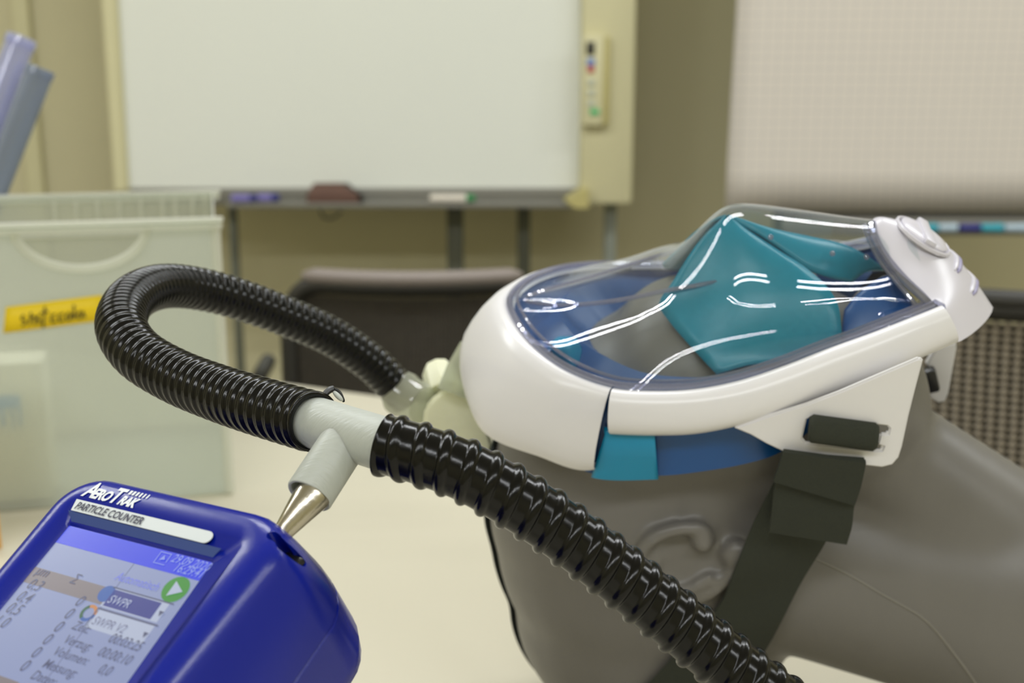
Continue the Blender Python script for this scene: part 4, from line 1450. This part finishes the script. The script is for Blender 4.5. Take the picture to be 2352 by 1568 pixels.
# label strip with rounded right end
(l0, t0), (l1, b0) = dl(174, 1153, .0), dl(164, 1175, .0)
ut, ub = -.0108, -.0164
stp = [dv(-.0992, ut, .0002), dv(-.0976, ub, .0002)] + [dv(-.0262 + .0028 * math.cos(t), (ut + ub) / 2 + (ut - ub) / 2 * math.sin(t), .0002) for t in [(-math.pi / 2 + math.pi * k / 10) for k in range(11)]]
strip = quad('label_strip', [p + dnn * .0003 for p in stp], M_strip, pc, .0003)
rows = [[dv(-.0992, ub - .0002, 0.0001), dv(-.0165, ub - .0002, .0001)], [dv(sc_r0 + .001, sc_u1 + .0014, -.0024), dv(sc_r1, sc_u1 + .0014, -.0024)]]
quad('screen_bezel_slope', [rows[0][0], rows[0][1], rows[1][1], rows[1][0]], M_bluedk, pc)


def text(name, s, r, u, size, m, parent, n=0.0, xs=1.0, shear=0.0, bold=0.0, rot=0.0, sp=1.0, align='LEFT'):
    cu = bpy.data.curves.new(name, 'FONT'); cu.body = s; cu.size = size; cu.shear = shear; cu.offset = bold; cu.space_character = sp
    cu.align_x = align; cu.resolution_u = 3
    o = bpy.data.objects.new(name, cu); COL.objects.link(o)
    bpy.context.view_layer.update()
    me = bpy.data.meshes.new_from_object(o.evaluated_get(bpy.context.evaluated_depsgraph_get()))
    bpy.data.objects.remove(o)
    M4 = Matrix((dr * xs, du, dnn)).transposed().to_4x4()
    me.transform(Matrix.Rotation(rot, 4, 'Z')); me.transform(M4); me.transform(Matrix.Translation(dv(r, u, n)))
    return mesh_obj(name, me, m, parent, False)


# logo: slanted small capitals
lx, lu = dl(193, 1140)
print('logo', lx, lu, 'screen', dl(150, 1200), 'strip', dl(174, 1153), dl(490, 1238))
lb = -.0085
def word(name, chunks, r, u, m, parent, n, sh=.35, bold=.0002, xs=.82):
    x = r; marks = []
    for s, size in chunks:
        marks.append(x)
        o = text(name, s, x, u, size, m, parent, n, xs, sh, bold, sp=.92)
        x = max((Vector(v.co) + ORG[parent] - dO).dot(dr) / S2 for v in o.data.vertices) - size * .12
    return marks + [x]


mk_ = word('logo', [('A', .0108), ('ERO', .0070), ('T', .0108), ('RAK', .0062)], -.0985, lb, M_print, pc, .0004, .30, .0003, .78)
# dotted streaks over the logo's second half
for k in range(6):
    r0 = mk_[3] + .0022 + k * .0020
    quad('logo_streak', [dv(r0, -.0010, .0004), dv(r0 + .0014 - k * .00014, -.0010, .0004), dv(r0 + .0009 - k * .00014, -.0031, .0004), dv(r0 - .0005, -.0031, .0004)], M_print, pc)
text('strip_lettering', 'PARTICLE COUNTER', -.0965, -.0155, .0050, M_printdk, strip, .0009, .80, .12, .00010, sp=1.0)

# ---- screen
def emis(name, rgb, st=1.0):
    m = bpy.data.materials.new(name); m.use_nodes = True
    b = m.node_tree.nodes['Principled BSDF']
    b.inputs['Base Color'].default_value = (.01, .01, .012, 1); b.inputs['Roughness'].default_value = .25
    b.inputs['Emission Color'].default_value = s2l(rgb)
    b.inputs['Emission Strength'].default_value = st
    return m


E_bg = emis('screen_pale_blue', (160, 172, 214)); E_hd = emis('screen_header_blue', (54, 72, 250), 1.0)
E_br = emis('screen_brown_bar', (148, 138, 142)); E_tx = emis('screen_dark_text', (96, 100, 132))
E_lt = emis('screen_light_text', (150, 168, 255)); E_pl = emis('screen_violet_text', (128, 138, 240))
E_sel = emis('screen_selection', (72, 78, 158)); E_wh = emis('screen_white', (200, 210, 235)); E_gn = emis('screen_green', (70, 160, 60))
E_ic = emis('screen_icon_blue', (70, 110, 190)); E_ln = emis('screen_line', (120, 124, 160)); E_or = emis('screen_orange', (220, 150, 90)); E_dg = emis('screen_dark_green', (60, 110, 80))
SN = -.0038
def rect(name, r0, u0, r1, u1, m, lay=1, parent=None):
    n = SN + lay * .00012
    return quad(name, [dv(r0, u0, n), dv(r1, u0, n), dv(r1, u1, n), dv(r0, u1, n)], m, parent or scr)
scr = quad('screen', [dv(sc_r0, sc_u0, SN), dv(sc_r1, sc_u0, SN), dv(sc_r1, sc_u1, SN), dv(sc_r0, sc_u1, SN)], E_bg, pc)
tag(scr, 'lit touch screen with blue header and number columns')
def sl(px, py): return dl(px, py, SN)
DIVR = -.0535
rect('header_bar', sc_r0, -.0300, sc_r1, sc_u1, E_hd)
rect('table_header', sc_r0, -.0500, DIVR, -.0425, E_br)
rect('divider', DIVR, sc_u0, DIVR + .0003, -.0300, E_ln)
def st_(name, s, px, py, size, m, xs=.85, sh=.25, b=.00004, lay=3, al='LEFT'):
    r, u = sl(px, py); return text(name, s, r, u, size, m, scr, SN + lay * .00012, xs, sh, b, align=al)
SZ = .0062
st_('table_head_text', 'µm', 78, 1318, SZ, E_tx); st_('table_head_text', 'Σ', 158, 1338, SZ, E_tx)
for i, (s, px, py) in enumerate((('0,3', 58, 1350), ('0,4', 34, 1378), ('0,5', 10, 1405), ('1,0', -20, 1434))):
    st_('size_value', s, px, py, .0070, E_tx)
for px, py in ((172, 1392), (147, 1421), (123, 1451), (97, 1480), (71, 1510), (45, 1541)):
    st_('count_value', '0', px - 3, py - 2, .0070, E_tx)
st_('date_text', '29.09.2020', 391, 1290, .0054, E_lt, .8); st_('time_text', '16:29:41', 395, 1311, .0054, E_lt, .8)
st_('mode_text', 'Automatisch', 262, 1331, .0054, E_pl, .8)
st_('row_text', 'Zeit:', 163, 1444, .0054, E_tx); st_('row_text', 'Verzug:', 143, 1476, .0054, E_tx)
st_('row_text', 'Volumen:', 119, 1503, .0054, E_tx); st_('row_text', 'Messung:', 95, 1532, .0054, E_tx); st_('row_text', 'Daten:', 68, 1558, .0054, E_tx)
st_('row_value', '00:03:25', 246, 1474, .0058, E_tx, .8); st_('row_value', '00:00:10', 221, 1505, .0058, E_tx, .8); st_('row_value', '0,0', 222, 1545, .0058, E_tx, .8)
def disc(name, px, py, r_, m, lay, k0=0, k1=24, inner=0):
    r, u = sl(px, py); n = SN + lay * .00012
    pts = [dv(r + r_ * math.cos(2 * math.pi * k / 24), u + r_ * math.sin(2 * math.pi * k / 24), n) for k in range(k0, k1 + (0 if k1 - k0 == 24 else 1))]
    if inner: pts += [dv(r + inner * math.cos(2 * math.pi * k / 24), u + inner * math.sin(2 * math.pi * k / 24), n) for k in range(k1, k0 - 1, -1)]
    return quad(name, pts, m, scr)
disc('start_icon', 404, 1354, .0058, E_gn, 2)
r, u = sl(404, 1356); n = SN + .0005
quad('start_arrow', [dv(r - .0022, u - .0033, n), dv(r + .0036, u, n), dv(r - .0022, u + .0036, n)], E_wh, scr)
disc('globe_icon', 245, 1364, .0037, E_ic, 2)
for k0, k1, m in ((0, 8, E_or), (8, 16, E_dg), (16, 24, E_ic)): disc('cycle_icon', 204, 1408, .0037, m, 2, k0, k1, .0023)
def pxrect(name, a, b, m, lay):   # a: top-left px, b: bottom-right px
    (r0, u0), (r1, u1) = sl(*a), sl(*b); return rect(name, r0, u1, r1, u0, m, lay)
r0, u0 = sl(264, 1354)
rect('drop_down', r0 - .0012, u0 - .0080, r0 + .028, u0 + .0008, E_wh, 1); rect('selection', r0, u0 - .0075, r0 + .0245, u0, E_sel, 2)
rect('drop_down_edge', r0 - .0012, u0 + .0004, r0 + .030, u0 + .0010, E_tx, 3)
text('drop_text', 'SWPR', r0 + .0008, u0 - .0060, .0052, E_wh, scr, SN + .0005, .8, .25)
r1_, u1_ = sl(230, 1398)
rect('drop_down', r1_ - .0006, u1_ - .0085, r1_ + .0285, u1_, E_wh, 1); rect('drop_down_edge', r1_ - .0006, u1_ - .0004, r1_ + .030, u1_ + .0003, E_tx, 3)
rect('drop_down_edge', r1_ - .0009, u1_ - .0085, r1_ - .0004, u1_ + .0003, E_tx, 3)
text('drop_text', 'SWPR V2', r1_ + .0010, u1_ - .0068, .0052, E_ln, scr, SN + .0005, .8, .25)
for rr_, uu_ in ((r0 + .0262, u0 - .0045), (r1_ + .0262, u1_ - .005)):
    quad('drop_arrow', [dv(rr_, uu_ + .0012, SN + .0006), dv(rr_ + .0024, uu_ + .0012, SN + .0006), dv(rr_ + .0012, uu_ - .0012, SN + .0006)], E_tx, scr)
# little device icon in the header
rr_, uu_ = sl(352, 1293)
for q in ((0, 0, .0058, .0004), (0, 0, .0004, .0055), (.0, .0052, .0058, .0056), (.0054, .0015, .0058, .0055)):
    rect('header_icon', rr_ + q[0], uu_ + q[1], rr_ + q[2], uu_ + q[3], E_lt, 3)
quad('header_icon', [dv(rr_ + .0018, uu_ + .0018, SN + .0005), dv(rr_ + .0044, uu_ + .0024, SN + .0005), dv(rr_ + .003, uu_ + .0044, SN + .0005)], E_lt, scr)
rect('footer_bar', sc_r0, sl(30, 1562)[1] - .012, DIVR - .01, sl(30, 1562)[1], E_br, 2)

# ---- steel inlet nozzle
n1 = P(722, 1131, .4555); n0 = P(664, 1204, .4500)
nd = (n1 - n0).normalized(); nl = (n1 - n0).length
bm_obj('nozzle', lathe_bm(n0 - nd * .016, nd, [(0, .0030), (.008, .0032), (.014, .0040), (.016 + nl, .0073), (.0164 + nl, .0071), (.0160 + nl, .0068), (.014 + nl * .5, .004)], 56, caps=False), M_metal, pc, True, 40)
